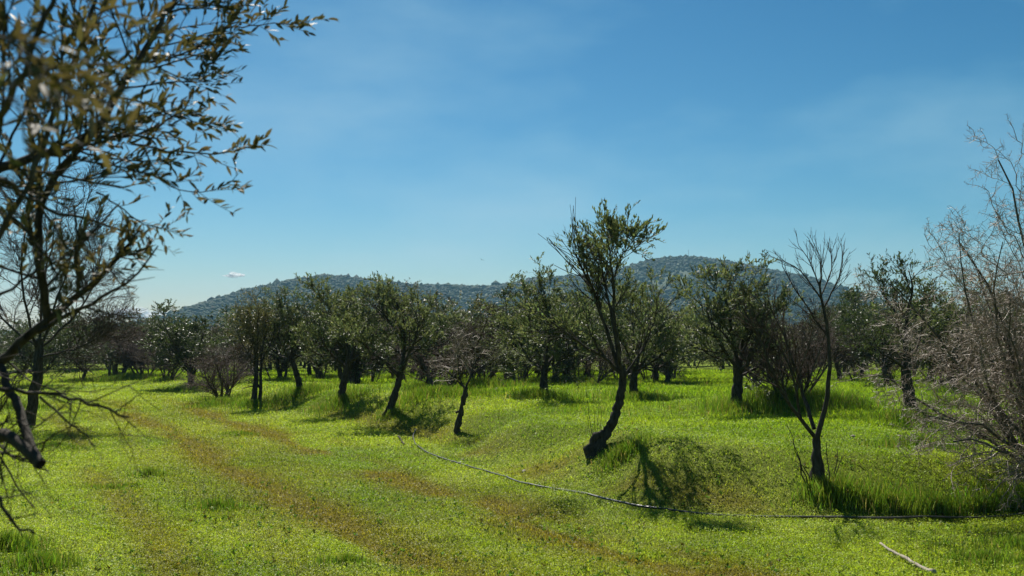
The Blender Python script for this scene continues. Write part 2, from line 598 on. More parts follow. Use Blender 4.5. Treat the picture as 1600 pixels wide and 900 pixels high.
def leaves(tw, n, size, width, r_, t0=0.2, t1=1.0, ang=0.8, near=False, var=0.35, up=0.3, keep=None):
    P, Rr = tw
    M = len(P)
    idx = np.repeat(np.arange(M), n)
    t = t0 + (t1 - t0) * (np.tile(np.arange(n), M) + r_.uniform(0, 1, M * n)) / n
    pos, tan = sample(P[idx], np.clip(t, 0, 1))
    if keep is not None:
        k = keep(pos); idx, pos, tan = idx[k], pos[k], tan[k]
    m = len(pos)
    ref = nrm(r_.standard_normal((m, 3)))
    perp = nrm(ref - (ref * tan).sum(-1, keepdims=True) * tan)
    a = ang * r_.uniform(0.5, 1.3, m)
    d = nrm(np.cos(a)[:, None] * tan + np.sin(a)[:, None] * perp + up * np.array([0, 0, 1.]))
    ref = nrm(r_.standard_normal((m, 3)) * 0.6 + np.array([0, 0, 1.0]))
    nn = nrm(ref - (ref * d).sum(-1, keepdims=True) * d)
    sd_ = np.cross(d, nn)
    L = size * r_.uniform(0.65, 1.2, m)
    Wd = L * width * r_.uniform(0.8, 1.2, m)
    if near:
        TV = np.array(LEAFN_V); FT = [np.array(LEAFN_T), np.array(LEAFN_Q)]
    else:
        TV, fq = LEAF4; FT = [fq]
    V = pos[:, None] + TV[None, :, 0:1] * (Wd[:, None] * sd_)[:, None] * 1.0 + TV[None, :, 1:2] * (L[:, None] * d)[:, None] \
        + TV[None, :, 2:3] * (L[:, None] * (0.35 if near else 1.0) * nn)[:, None]
    nv = len(TV)
    Fs = [(f[None] + (np.arange(m) * nv)[:, None, None]).reshape(-1, f.shape[1]) for f in FT]
    v = r_.lognormal(0, var, (m, 1)) * np.array([1, 1, 1.0]) * (1 + r_.uniform(-.25, .25, (m, 3)) * np.array([1.0, .3, .5]))
    return V.reshape(-1, 3), Fs, np.repeat(v, nv, 0)


def cat_leaves(parts):
    V, Fq, Ft, C, off = [], [], [], [], 0
    for v, fs, c in parts:
        V.append(v); C.append(c)
        for f in fs: (Fq if f.shape[1] == 4 else Ft).append(f + off)
        off += len(v)
    out = []
    if Fq: out.append(np.concatenate(Fq))
    if Ft: out.append(np.concatenate(Ft))
    return np.concatenate(V), out, np.concatenate(C)


def polyline(pts, K, r0, r1, jit=0.0, r_=None):
    """smooth a hand-set limb to K points"""
    p = np.array(pts, float)
    s = np.concatenate([[0], np.cumsum(np.linalg.norm(np.diff(p, axis=0), axis=1))])
    s /= s[-1]
    q = np.linspace(0, 1, K)
    o = np.stack([np.interp(q, s, p[:, i]) for i in range(3)], -1)
    for _ in range(2):
        o[1:-1] = 0.25 * o[:-2] + 0.5 * o[1:-1] + 0.25 * o[2:]
    if jit and r_ is not None:
        o[1:-1] += jit * r_.standard_normal((K - 2, 3))
    return o[None], np.linspace(r0, r1, K)[None]


def stack(ls):
    """join equal-K polylines"""
    return np.concatenate([a for a, b in ls]), np.concatenate([b for a, b in ls])


def knobbly(Rr, r_, a=0.15):
    return Rr * (1 + a * r_.standard_normal(Rr.shape))


# ---------------- prototype builders: return dict of part meshes (verts, faces, material, tint)
def olive_parts(seed, H=4.5, spread=1.0, lean=0.2, dens=1.0, trunk_h=0.85, leafsize=0.105, mat=None, bare=-0.03, r_tr=0.085, asym=0.0, nlimb=5):
    r_ = np.random.default_rng(seed)
    az = r_.uniform(0, 6.28)
    tr = march(np.array([[0, 0, -0.15]]), np.array([[lean * math.cos(az), lean * math.sin(az), 1.0]]), np.array([trunk_h + .15]), 7, 0.10, 0.03, r_)
    trR = knobbly(np.linspace(r_tr * 1.35, r_tr * 0.8, 7)[None], r_, 0.07)
    trR[0, 0] *= 1.3
    stems = kids(tr, trR, nlimb, 0.72, 1.0, 0.62, 0.22, (H - trunk_h) * 0.62 * spread, (H - trunk_h) * 0.85, 9, 0.10, 0.07, r_, 0.62, 0.02, 0.3)
    b1 = kids(stems[0], stems[1], 9, 0.12, 1.0, 0.85, 0.3, 1.25 * spread, 0.6, 7, 0.13, 0.05, r_, 0.6, 0.008, 0.35)
    b2 = kids(b1[0], b1[1], 5, 0.2, 1.0, 0.8, 0.25, 0.6, 0.35, 5, 0.15, 0.06, r_, 0.6, 0.004, 0.4)
    b3 = kids(b2[0], b2[1], 5, 0.2, 1.0, 0.8, 0.25, 0.42, 0.3, 4, 0.15, 0.02, r_, 0.6, 0.0032, 0.5)
    n = max(2, int(round(12 * dens)))
    cx, cy = r_.uniform(-9, 9, 2)

    def keep(p):
        q = fbm(p[:, 0] * 1.6 + cx + p[:, 2], p[:, 1] * 1.6 + cy - p[:, 2] * 0.7, seed, 3)
        return (q > 0.36 + bare) & (r_.uniform(0, 1, len(p)) < 0.95)
    lv = leaves(b3, n, leafsize, 0.34, r_, keep=keep)
    lv2 = leaves(b2, max(2, n // 2), leafsize, 0.34, r_, 0.3, 1.0, keep=keep)
    V, Fq, C = cat_leaves([lv, lv2])
    tv, tf = tubes([(tr, trR), stems], [9, 7])
    bv, bf = tubes([b1, b2, b3], [5, 4, 3])
    return [('trunk', tv, tf, M_BARK, None), ('branches', bv, bf, M_BARK, None), ('crown', V, Fq, mat or M_LEAF, C)]


def bare_parts(seed, H=3.2, nst=7, spread=0.45, mat=None, twig=0.0045, upness=0.05, tmat=None, dens=1.0, r0=0.035, few=0.0, up2=0.04, ang=0.5):
    r_ = np.random.default_rng(seed)
    a = r_.uniform(0, 6.28, nst)
    d0 = np.stack([spread * np.cos(a) * r_.uniform(.3, 1.2, nst), spread * np.sin(a) * r_.uniform(.3, 1.2, nst), np.ones(nst)], -1)
    p0 = np.stack([0.12 * np.cos(a), 0.12 * np.sin(a), -0.1 + 0 * a], -1)
    st = march(p0, d0, H * r_.uniform(0.6, 1.0, nst), 9, 0.07, upness, r_)
    sR = np.linspace(r0, r0 * 0.2, 9)[None] * r_.uniform(0.6, 1.2, (nst, 1))
    b1 = kids(st, sR, int(9 * dens), 0.15, 1.0, ang, 0.2, H * 0.34, H * 0.16, 6, 0.10, up2, r_, 0.55, twig * 1.3, 0.4)
    b2 = kids(b1[0], b1[1], 8, 0.1, 1.0, ang + .1, 0.25, H * 0.15, H * 0.08, 4, 0.12, up2, r_, 0.6, twig, 0.6)
    b3 = kids(b2[0], b2[1], 5, 0.2, 1.0, ang + .15, 0.25, H * 0.09, H * 0.05, 3, 0.12, up2, r_, 0.7, twig * 0.8, 0.7)
    tv, tf = tubes([(st, sR)], [6])
    bv, bf = tubes([b1, b2, b3], [4, 3, 3])
    res = [('stems', tv, tf, tmat or M_BARKG, None), ('twigs', bv, bf, mat or M_TWIG, None)]
    if few > 0:
        V, Fq, C = leaves(b3, 2, 0.07, 0.4, r_, keep=lambda p: r_.uniform(0, 1, len(p)) < few)
        res.append(('crown', V, Fq, M_LEAFB, C))
    return res


class Proto:
    def __init__(self, name, parts):
        self.name = name
        self.meshes = []
        allv = []
        for nm, v, f, m, c in parts:
            o = mesh_obj(nm, v, f, m, smooth=(nm != 'crown'), col=c)
            self.meshes.append((nm, o.data)); allv.append(v)
            bpy.data.objects.remove(o)
        a = np.concatenate(allv)
        self.H = np.percentile(a[:, 2], 99.7)
        self.W = np.percentile(a[:, 0], 98.5) - np.percentile(a[:, 0], 1.5)

    def place(self, loc, sx, sz, rot, label, cat, group=None):
        e = empty(self.name, loc)
        e.rotation_euler = (0, 0, rot)
        e.scale = (sx, sx, sz)
        tag(e, label, cat, group)
        for nm, me in self.meshes:
            o = bpy.data.objects.new(nm, me)
            COL.objects.link(o); o.parent = e
        return e


OL = [Proto('olive_tree', olive_parts(11, 4.5, 1.0, 0.2, 1.0)),
      Proto('olive_tree', olive_parts(12, 4.4, 1.1, 0.3, 0.9, 1.0, bare=0.0)),
      Proto('olive_tree', olive_parts(13, 4.8, 0.9, 0.12, 1.2, 0.8, mat=M_LEAFD, nlimb=6)),
      Proto('olive_tree', olive_parts(14, 4.2, 1.0, 0.25, 0.8, 0.9, bare=0.03)),
      Proto('olive_tree', olive_parts(15, 4.5, 0.95, 0.15, 0.85, 0.9, mat=M_LEAFB, bare=0.0)),
      Proto('olive_tree', olive_parts(16, 4.6, 1.15, 0.22, 1.1, 1.1, mat=M_LEAFD))]
BA = [Proto('bare_shrub', bare_parts(21, 3.2, 8, 0.45)),
      Proto('bare_shrub', bare_parts(22, 3.0, 9, 0.30, M_TWIGP, upness=0.10, ang=0.35, up2=0.12)),
      Proto('bare_shrub', bare_parts(23, 3.0, 7, 0.60, M_TWIGP)),
      Proto('bare_shrub', bare_parts(24, 3.4, 6, 0.50, few=0.25)),
      Proto('bare_tree', bare_parts(25, 3.8, 4, 0.35, M_TWIG, r0=0.055, few=0.1))]


def put(proto, px, py, top, wpx, rot, label, cat, group=None, Y=None):
    p = gpx(px, py) if Y is None else None
    y = p[1]
    H = at(px, top, y)[2] - p[2]
    Wd = wpx / F * y
    return proto.place((p[0], p[1], p[2]), Wd / proto.W, H / proto.H, rot, label, cat, group)


FRONT = []


def fp(kind, i, px, py, top, wpx, rot, label):
    pr = (OL if kind == 'o' else BA)[i]
    put(pr, px, py, top, wpx * (1.3 if kind == 'o' else 1.1), rot, label, 'olive tree' if kind == 'o' else ('bare tree' if pr.name == 'bare_tree' else 'bare shrub'),
        'trees and shrubs of the front orchard rows')
    FRONT.append(gpx(px, py)[:2])


FRONT.append(gpx(535, 626)[:2])
FRONT.append(gpx(470, 614)[:2])
FRONT.append(gpx(400, 634)[:2])
fp('b', 2, 345, 628, 538, 115, 0.5, 'small purplish leafless bush at the meadow edge beside the twin-trunk olive')
fp('o', 2, 300, 606, 478, 135, 0.9, 'tall dense dark green olive at the left end of the front row')
fp('b', 0, 262, 594, 512, 105, 1.9, 'brown leafless bush against the tall dense dark olive')
fp('b', 1, 180, 587, 512, 95, 0.0, 'upright brush of purple-grey stems closing the far end of the meadow')
FRONT.append(gpx(850, 620)[:2])
FRONT.append(gpx(990, 622)[:2])
FRONT.append(gpx(1150, 640)[:2])
fp('b', 0, 1235, 634, 470, 150, 2.2, 'big brown leafless shrub with tall grass round its feet')
fp('o', 5, 1386, 606, 440, 120, 5.2, 'olive with slanting trunk between the bare forked tree and the sparse olive')
fp('o', 2, 1318, 588, 452, 80, 3.0, 'dark round olive farther back right of the bare forked tree')
fp('b', 2, 686, 614, 478, 135, 1.1, 'dark bushy thicket of stems behind the small dead tree')
fp('o', 2, 668, 606, 474, 70, 4.4, 'olive top showing out of the dark thicket of stems')
fp('o', 0, 735, 602, 480, 105, 0.7, 'olive with light green crown right behind the small dead tree')
fp('b', 4, 755, 600, 505, 80, 4.1, 'leafless brown tree between the small dead tree and the straight-trunk olive')
fp('o', 5, 795, 594, 480, 90, 2.2, 'dark olive filling the gap before the straight-trunk olive')
fp('o', 1, 1038, 602, 470, 80, 5.0, 'olive with thin straight trunk at the left side of the grassy aisle')
fp('b', 3, 925, 604, 520, 90, 3.3, 'low tangled bare shrub behind the trunk of the big leaning olive')
fp('o', 0, 505, 592, 478, 80, 1.6, 'thin-trunked olive behind and between the slim olive and the leaning olive')
fp('o', 5, 445, 596, 500, 70, 2.5, 'small olive showing behind the slim olive with bent trunk')
fp('b', 3, 575, 590, 510, 80, 0.1, 'bare shrub behind the forked olive with the round crown, on its left')
fp('o', 1, 1500, 612, 430, 120, 1.4, 'olive half hidden behind the pale thorny shrub, its crown above the tangle')
fp('o', 4, 1570, 600, 440, 110, 0.4, 'brownish olive behind the middle of the pale thorny shrub')
fp('b', 4, 1190, 600, 490, 90, 3.9, 'leafless tree behind the straight black trunk of the tall olive')
fp('b', 3, 1440, 600, 500, 90, 2.9, 'bare twiggy shrub behind the sparse olive on the right')
fp('b', 4, 620, 592, 500, 80, 2.9, 'leafless tree just behind the forked olive with the tall round crown')
fp('b', 1, 225, 590, 530, 60, 2.1, 'small upright leafless brush next to the brown bush')
fp('o', 5, 130, 596, 518, 80, 1.1, 'dark low olive at the far left edge of the meadow')
fp('o', 2, 60, 606, 500, 110, 2.1, 'dense olive standing behind the leafless tree at the left edge')

# ---- deep rows
r2 = np.random.default_rng(5)
cands = []
rowdir = np.array([-0.447, 0.894]); nrmd = np.array([0.894, 0.447])
for i in range(0, 60):
    for j in range(-10, 80):
        nn_ = 15.0 + i * 4.6
        tt_ = 10 + j * 4.2 + (i % 2) * 2.1
        q = nrmd * nn_ + rowdir * tt_ + r2.normal(0, 0.7, 2)
        x, y = q
        if y < 40 or y > 112: continue
        px = 800 + x / y * F
        if px < 20 or px > 1640: continue
        if 1052 < px < 1138 and y < 84: continue
        if 1325 < px < 1440 and y < 52: continue
        if 560 < px < 840 and y < 44: continue
        if 20 < px < 260 and y < 84: continue
        if bank_s(np.array([x]), np.array([y]))[0] < 2.5: continue
        if min(np.hypot(x - a[0], y - a[1]) for a in FRONT) < 3.0: continue
        cands.append((y, x, px))
cands.sort()
# thin out: all near ones, fewer far
sel = []
for y, x, px in cands:
    if len(sel) >= 262: break
    if y > 62 and r2.uniform() < 0.45: continue
    sel.append((y, x, px))
LM = [(150, 'meadow end'), (400, 'twin-trunk olive'), (470, 'slim bent olive'), (535, 'olive over shoots'), (610, 'forked olive'), (715, 'small dead tree'), (850, 'straight-trunk olive'),
      (945, 'big leaning olive'), (1090, 'grassy aisle'), (1150, 'tall upright olive'), (1280, 'bare forked tree'), (1425, 'sparse olive'), (1580, 'thorny shrub')]
RANK = {}


def gap_label(px, kind, far):
    g = sum(px > a for a, _ in LM)
    where = ('left of the ' + LM[0][1]) if g == 0 else ('right of the ' + LM[-1][1]) if g == len(LM) else ('between the %s and the %s' % (LM[g - 1][1], LM[g][1]))
    RANK[(g, kind)] = RANK.get((g, kind), 0) + 1
    return '%s %s %s' % ({1: 'nearest', 2: 'second nearest'}[RANK[(g, kind)]], kind, where) if RANK[(g, kind)] <= 2 else far


UND = []
for px in (300, 330, 372, 425, 500, 560, 585, 645, 700, 730, 775, 815, 835, 885, 905, 950, 965, 1010, 1185, 1215, 1262, 1345, 1400, 1465, 1520):
    y = r2.uniform(42, 60); UND.append((y, (px + r2.normal(0, 6) - 800) / F * y, px))
UND = [q_ for q_ in UND if bank_s(np.array([q_[1]]), np.array([q_[0]]))[0] > 1.0 and min(np.hypot(q_[1] - a[0], q_[0] - a[1]) for a in FRONT) > 1.5]
NU = len(UND)
for ki, (y, x, px) in enumerate(UND + sel):
    z = float(ground(x, y))
    leafy = r2.uniform() < 0.68
    if ki < NU:
        pr = BA[(ki * 3) % 4]
        s = r2.uniform(2.3, 3.4) / pr.H
        pr.place((x, y, z), s * 1.15, s, r2.uniform(0, 6.28), gap_label(px, 'leafless back-row tree', 'leafless tree or shrub far back in the hindmost orchard rows'), 'bare tree', 'leafless trees of the deep orchard rows')
        continue
    if leafy:
        pr = OL[r2.choice([0, 1, 2, 3, 5, 4], p=[.2, .2, .2, .12, .2, .08])]
        H = r2.uniform(4.1, 5.4) * (0.92 if y < 52 else 1.0)
        lb, ct, gr = gap_label(px, 'leafy back-row olive', 'leafy olive tree far back in the hindmost orchard rows'), 'olive tree', 'olive trees of the deep orchard rows'
    else:
        pr = BA[r2.choice([0, 1, 2, 3, 4])]
        H = r2.uniform(2.9, 4.3)
        lb, ct, gr = gap_label(px, 'leafless back-row tree', 'leafless tree or shrub far back in the hindmost orchard rows'), 'bare tree', 'leafless trees of the deep orchard rows'
    s = H / pr.H
    pr.place((x, y, z), s * r2.uniform(1.2, 1.65), s, r2.uniform(0, 6.28), lb, ct, gr)

# wood beyond the last rows, too far to count: whole trees merged into one mass
WV, WF, WC, off = [], [], [], 0
lows = []
for pr in (OL[0], OL[1], OL[2], OL[5]):
    me = dict(pr.meshes)['crown']
    v = np.empty(len(me.vertices) * 3, np.float32); me.vertices.foreach_get('co', v)
    lows.append(v.reshape(-1, 4, 3)[:, :, :])
for k in range(330):
    y = r2.uniform(100, 190); x = (r2.uniform(-30, 1640) - 800) / F * y
    if k > 260: y = r2.uniform(84, 100); x = (r2.uniform(-10, 270) - 800) / F * y
    if bank_s(np.array([x]), np.array([y]))[0] < 2 and y < 92: continue
    L_ = lows[r2.integers(0, 4)]
    q = L_[r2.choice(len(L_), 1500, replace=False)]
    c = q.mean(1, keepdims=True); q = c + (q - c) * 2.3
    th = r2.uniform(0, 6.28); sc = r2.uniform(0.85, 1.25)
    ct, st_ = math.cos(th), math.sin(th)
    brown = r2.uniform() < 0.4
    zz = q[..., 2] * sc * (0.8 if brown else 1.0)
    zz = zz * np.where(r2.uniform(0, 1, (len(q), 1)) < 0.35, 0.45, 1.0)      # low growth under the crowns
    W3 = np.stack([(q[..., 0] * ct - q[..., 1] * st_) * sc * 1.2 + x, (q[..., 0] * st_ + q[..., 1] * ct) * sc * 1.2 + y, zz + float(ground(x, y))], -1)
    WV.append(W3.reshape(-1, 3)); WF.append(np.arange(len(q) * 4).reshape(-1, 4) + off); off += len(q) * 4
    col = np.array([0.060, 0.046, 0.036]) if brown else np.array([0.050, 0.062, 0.030])
    WC.append(np.repeat(col * r2.lognormal(0, .3, (len(q), 1)), 4, 0))
tag(mesh_obj('far_wood', np.concatenate(WV), np.concatenate(WF), veg_mat('wood_leaves', .7, .3, .2), col=np.concatenate(WC)),
    'dark line of far trees and brush closing the view beneath the hills', 'wood', kind='stuff')


# ------------------------------------------------------------------ featured trees (limbs set by hand)
def root_for(name, px, py, label, cat, group=None):
    p = gpx(px, py)
    e = empty(name, tuple(p))
    tag(e, label, cat, group)
    return e, p


def limb(base, pts, K, r0, r1, jit=0.0, r_=None):
    """pts: (px, py, dy) with dy = metres farther (+) or nearer (-) than the tree's base"""
    w = [at(a, b, base[1] + c) - base for a, b, c in pts]
    return polyline(w, K, r0, r1, jit, r_)


def add_part(name, tb, sides, mat, e):
    v, f = tubes(tb, sides)
    return mesh_obj(name, v, f, mat, e, smooth=True)


# 1 the big leaning olive
e, B = root_for('olive_tree', 932, 708, 'big leaning olive with curved black trunk and gnarled foot, tallest against the sky', 'olive tree')
r_ = np.random.default_rng(101)
tr = limb(B, [(932, 716, 0), (940, 690, 0), (958, 660, 0), (968, 625, 0), (974, 598, 0), (972, 572, 0)], 30, 0.085, 0.052, 0.008, r_)
tr = (tr[0], knobbly(tr[1], r_, 0.05)); tr[1][0, :6] *= np.array([2.0, 1.8, 1.6, 1.4, 1.25, 1.1])
stub = limb(B, [(928, 714, 0.05), (926, 695, 0.02), (934, 682, 0.0), (944, 676, 0)], 8, 0.12, 0.05, 0.012, r_)
stub = (stub[0], knobbly(stub[1], r_, 0.16))
L = [limb(B, [(973, 590, 0), (962, 558, .05), (950, 520, .1), (938, 482, .1), (926, 452, .0), (912, 420, -.1), (902, 402, -.2), (895, 390, -.2)], 12, 0.038, 0.009, .01, r_),
     limb(B, [(972, 580, 0), (964, 545, -.2), (960, 500, -.3), (958, 450, -.4), (956, 420, -.5), (952, 395, -.5), (948, 372, -.5)], 12, 0.034, 0.008, .01, r_),
     limb(B, [(966, 560, 0), (957, 500, .3), (946, 450, .4), (938, 410, .5), (936, 395, .5), (938, 378, .6)], 12, 0.028, 0.007, .01, r_),
     limb(B, [(972, 585, 0), (950, 562, -.1), (920, 545, -.3), (890, 526, -.4), (862, 500, -.5), (838, 478, -.5)], 12, 0.030, 0.006, .01, r_),
     limb(B, [(976, 590, 0), (992, 560, .1), (1010, 540, .2), (1020, 505, .2), (1028, 480, .2)], 12, 0.024, 0.006, .01, r_),
     limb(B, [(956, 440, -.4), (968, 410, -.5), (974, 396, -.6), (976, 380, -.7)], 12, 0.014, 0.005, .01, r_)]
LL = stack(L)
add_part('trunk', [tr, stub, LL], [13, 9, 7], M_BARK, e)
up = (LL[0][[0, 1, 2, 5]], LL[1][[0, 1, 2, 5]]); lo = (LL[0][[3, 4]], LL[1][[3, 4]])
b1 = kids(up[0], up[1], 12, 0.42, 1.0, 0.6, 0.2, 0.62, 0.30, 7, 0.09, 0.05, r_, 0.6, 0.006, 0.4)
b1l = kids(lo[0], lo[1], 10, 0.2, 1.0, 0.7, 0.25, 0.8, 0.5, 7, 0.12, 0.04, r_, 0.6, 0.006, 0.4)
b1 = stack([b1, b1l])
b2 = kids(b1[0], b1[1], 5, 0.2, 1.0, 0.6, 0.2, 0.34, 0.22, 5, 0.10, 0.03, r_, 0.6, 0.0035, 0.5)
b3 = kids(b2[0], b2[1], 3, 0.2, 1.0, 0.5, 0.2, 0.22, 0.15, 4, 0.10, 0.03, r_, 0.7, 0.0025, 0.6)
# fan of bare twigs on the left of the top
fan0 = kids(LL[0][[0]], LL[1][[0]], 26, 0.5, 1.0, 0.45, 0.12, 0.95, 0.7, 6, 0.05, 0.02, r_, 0.5, 0.006, 0.5)
add_part('branches', [b1, b2, b3, fan0], [5, 4, 3, 4], M_BARK, e)
xl = at(895, 400, B[1])[0] - B[0]


def keep(p):
    q = fbm(p[:, 0] * 2.2 + 3 + p[:, 2], p[:, 1] * 2.2 - p[:, 2], 5, 3)
    side = sstep(-0.35, 0.15, p[:, 0] - xl)
    high = p[:, 2] > 2.3
    pr_ = np.where(high, 0.12 + 0.85 * side, 0.8)
    return (q > 0.36) & (r_.uniform(0, 1, len(p)) < pr_)


v1 = leaves(b3, 7, 0.066, 0.36, r_, 0.3, 1.0, 0.6, keep=keep, up=0.5)
v2 = leaves(b2, 6, 0.066, 0.36, r_, 0.5, 1.0, 0.6, keep=keep, up=0.5)
V, Fq, C = cat_leaves([v1, v2])
mesh_obj('crown', V, Fq, M_LEAF, e, col=C)
sh = stack([limb(B, [(930 + a, 705, 0), (930 + b, 670, 0), (930 + c, top, 0)], 6, 0.006, 0.003, .004, r_) for a, b, c, top in
            [(0, -6, -14, 610), (2, 3, 6, 625), (4, 8, 10, 640), (-3, -10, -12, 650), (1, 0, -2, 640)]])
add_part('root_shoots', [sh], [4], M_TWIG, e)

# 2 the bare forked tree on the right
e, B = root_for('bare_tree', 1277, 766, 'leafless forked tree with tall curved stem and fan of bare twigs above tall grass', 'bare tree')
r_ = np.random.default_rng(102)
tr = limb(B, [(1282, 776, 0), (1278, 745, 0), (1275, 715, 0), (1276, 690, 0), (1276, 678, 0)], 9, 0.075, 0.055, .008, r_)
tr = (tr[0], knobbly(tr[1], r_, 0.13))
L = [limb(B, [(1276, 685, 0), (1287, 650, 0), (1297, 600, 0), (1299, 555, 0), (1293, 510, 0), (1285, 470, 0), (1280, 440, 0)], 12, 0.036, 0.014, .006, r_),
     limb(B, [(1275, 685, 0), (1250, 655, -.1), (1232, 632, -.2), (1210, 590, -.3), (1196, 550, -.3), (1178, 510, -.3), (1160, 480, -.3)], 12, 0.028, 0.008, .008, r_),
     limb(B, [(1272, 670, 0), (1262, 635, .2), (1252, 600, .3), (1236, 555, .3), (1218, 510, .3), (1200, 470, .3)], 12, 0.028, 0.007, .008, r_),
     limb(B, [(1252, 657, -.1), (1246, 620, -.2), (1240, 585, -.3), (1220, 545, -.2), (1200, 520, -.2), (1188, 500, -.2)], 12, 0.020, 0.006, .008, r_)]
LL = stack(L)
add_part('trunk', [tr, LL], [10, 7], M_BARK, e)
f1 = limb(B, [(1296, 530, 0), (1275, 500, .1), (1255, 470, .1), (1235, 440, .2), (1222, 415, .2)], 8, 0.014, 0.005, .006, r_)
f2 = limb(B, [(1285, 470, 0), (1262, 435, -.1), (1240, 412, -.2), (1212, 404, -.2)], 8, 0.012, 0.004, .006, r_)
f3 = limb(B, [(1282, 450, 0), (1270, 420, 0.1), (1262, 400, 0.2), (1248, 384, .2)], 8, 0.011, 0.004, .006, r_)
f4 = limb(B, [(1281, 450, 0), (1285, 420, -.1), (1283, 400, -.2), (1272, 382, -.2)], 8, 0.011, 0.004, .006, r_)
f5 = limb(B, [(1288, 480, 0), (1305, 450, -.1), (1315, 420, -.2), (1316, 395, -.2)], 8, 0.012, 0.004, .006, r_)
f6 = limb(B, [(1284, 460, 0), (1298, 430, .1), (1302, 405, .2), (1299, 388, .2)], 8, 0.010, 0.004, .006, r_)
FF = stack([f1, f2, f3, f4, f5, f6])
g1 = kids(FF[0], FF[1], 9, 0.1, 1.0, 0.35, 0.12, 0.42, 0.2, 5, 0.06, 0.08, r_, 0.5, 0.0042, 0.55)
low = (LL[0][1:], LL[1][1:])
g2 = kids(low[0], low[1], 12, 0.3, 1.0, 0.5, 0.2, 0.6, 0.35, 5, 0.10, 0.06, r_, 0.5, 0.004, 0.55)
g3 = kids(g2[0], g2[1], 5, 0.2, 1.0, 0.5, 0.2, 0.3, 0.2, 4, 0.1, 0.06, r_, 0.6, 0.003, 0.6)
g4 = kids(g1[0], g1[1], 3, 0.2, 0.9, 0.4, 0.15, 0.16, 0.1, 4, 0.08, 0.08, r_, 0.6, 0.003, 0.6)
add_part('twigs', [FF, g1, g2, g3, g4], [5, 4, 4, 3, 3], M_TWIG, e)
sh = stack([limb(B, [(1278 + a, 778, .05), (1278 + b, 735, 0), (1278 + c, top, 0)], 7, 0.011, 0.004, .012, r_) for a, b, c, top in
            [(-12, -25, -48, 665), (-14, -20, -40, 690), (14, 18, 14, 690), (20, 26, 30, 700), (24, 30, 38, 715), (-10, -14, -36, 720)]])
add_part('root_shoots', [sh], [5], M_BARK, e)

# 3 small dead tree
e, B = root_for('dead_tree', 715, 676, 'small dead tree with crooked knobbly black trunk and pale broken twigs', 'dead tree')
r_ = np.random.default_rng(103)
tr = limb(B, [(715, 684, 0), (715, 665, 0), (717, 650, 0), (722, 635, 0), (726, 618, 0), (728, 605, 0)], 14, 0.075, 0.045, .014, r_)
tr = (tr[0], knobbly(tr[1], r_, 0.2))
L = [limb(B, [(728, 608, 0), (718, 598, 0), (708, 590, 0), (698, 580, 0)], 8, 0.03, 0.012, .01, r_),
     limb(B, [(728, 608, 0), (733, 590, 0), (740, 572, .1), (748, 555, .1)], 8, 0.03, 0.010, .01, r_),
     limb(B, [(722, 600, 0), (714, 580, .1), (716, 560, .2), (713, 535, .2)], 8, 0.02, 0.008, .01, r_),
     limb(B, [(712, 645, 0), (717, 640, 0), (723, 652, 0), (720, 660, 0)], 8, 0.03, 0.018, .006, r_)]
LL = stack(L)
add_part('trunk', [tr, LL], [10, 7], M_BARK, e)
b1 = kids(LL[0][:3], LL[1][:3], 8, 0.3, 1.0, 0.7, 0.3, 0.75, 0.5, 6, 0.22, 0.04, r_, 0.5, 0.006, 0.5)
b2 = kids(b1[0], b1[1], 5, 0.2, 1.0, 0.8, 0.3, 0.32, 0.2, 5, 0.22, 0.03, r_, 0.6, 0.0045, 0.5)
b3 = kids(b2[0], b2[1], 3, 0.2, 1.0, 0.8, 0.3, 0.18, 0.12, 3, 0.22, 0.0, r_, 0.6, 0.004, 0.5)
add_part('branches', [b1, b2, b3], [4, 4, 3], M_TWIGL, e)

# 4 forked olive with round crown
def custom_olive(px, py, label, seed, trunk_pts, r0, r1, limbs, per, leaf, dens, mat, keep_lvl=0.38, up=0.05, pl=(0.9, .55)):
    e, B = root_for('olive_tree', px, py, label, 'olive tree')
    r_ = np.random.default_rng(seed)
    tr = limb(B, trunk_pts, 22, r0, r1, .006, r_)
    tr = (tr[0], knobbly(tr[1], r_, 0.05)); tr[1][0, :5] *= np.array([1.8, 1.6, 1.4, 1.2, 1.08])
    LL = stack([limb(B, [(x_, py - (py - y_) * 0.91, d_) for x_, y_, d_ in pts], 11, a, b, .012, r_) for pts, a, b in limbs])
    LL[0][:, 0, 2] -= 0.05
    add_part('trunk', [tr, LL], [12, 7], M_BARK, e)
    b1 = kids(LL[0], LL[1], per, 0.2, 1.0, 0.75, 0.25, pl[0] * .82, pl[1] * .82, 7, 0.12, up, r_, 0.6, 0.008, 0.4)
    b2 = kids(b1[0], b1[1], 5, 0.2, 1.0, 0.7, 0.25, 0.5, 0.32, 5, 0.13, up, r_, 0.6, 0.0045, 0.5)
    b3 = kids(b2[0], b2[1], 4, 0.2, 1.0, 0.7, 0.25, 0.32, 0.22, 4, 0.13, up, r_, 0.6, 0.003, 0.5)
    add_part('branches', [b1, b2, b3], [5, 4, 3], M_BARK, e)

    def kp(p):
        q = fbm(p[:, 0] * 1.8 + seed + p[:, 2], p[:, 1] * 1.8 - p[:, 2] * .8, seed, 3)
        return q > keep_lvl
    V, Fq, C = cat_leaves([leaves(b3, dens, leaf, 0.32, r_, keep=kp), leaves(b2, dens, leaf, 0.32, r_, keep=kp)])
    mesh_obj('crown', V, Fq, mat, e, col=C)
    return e, B


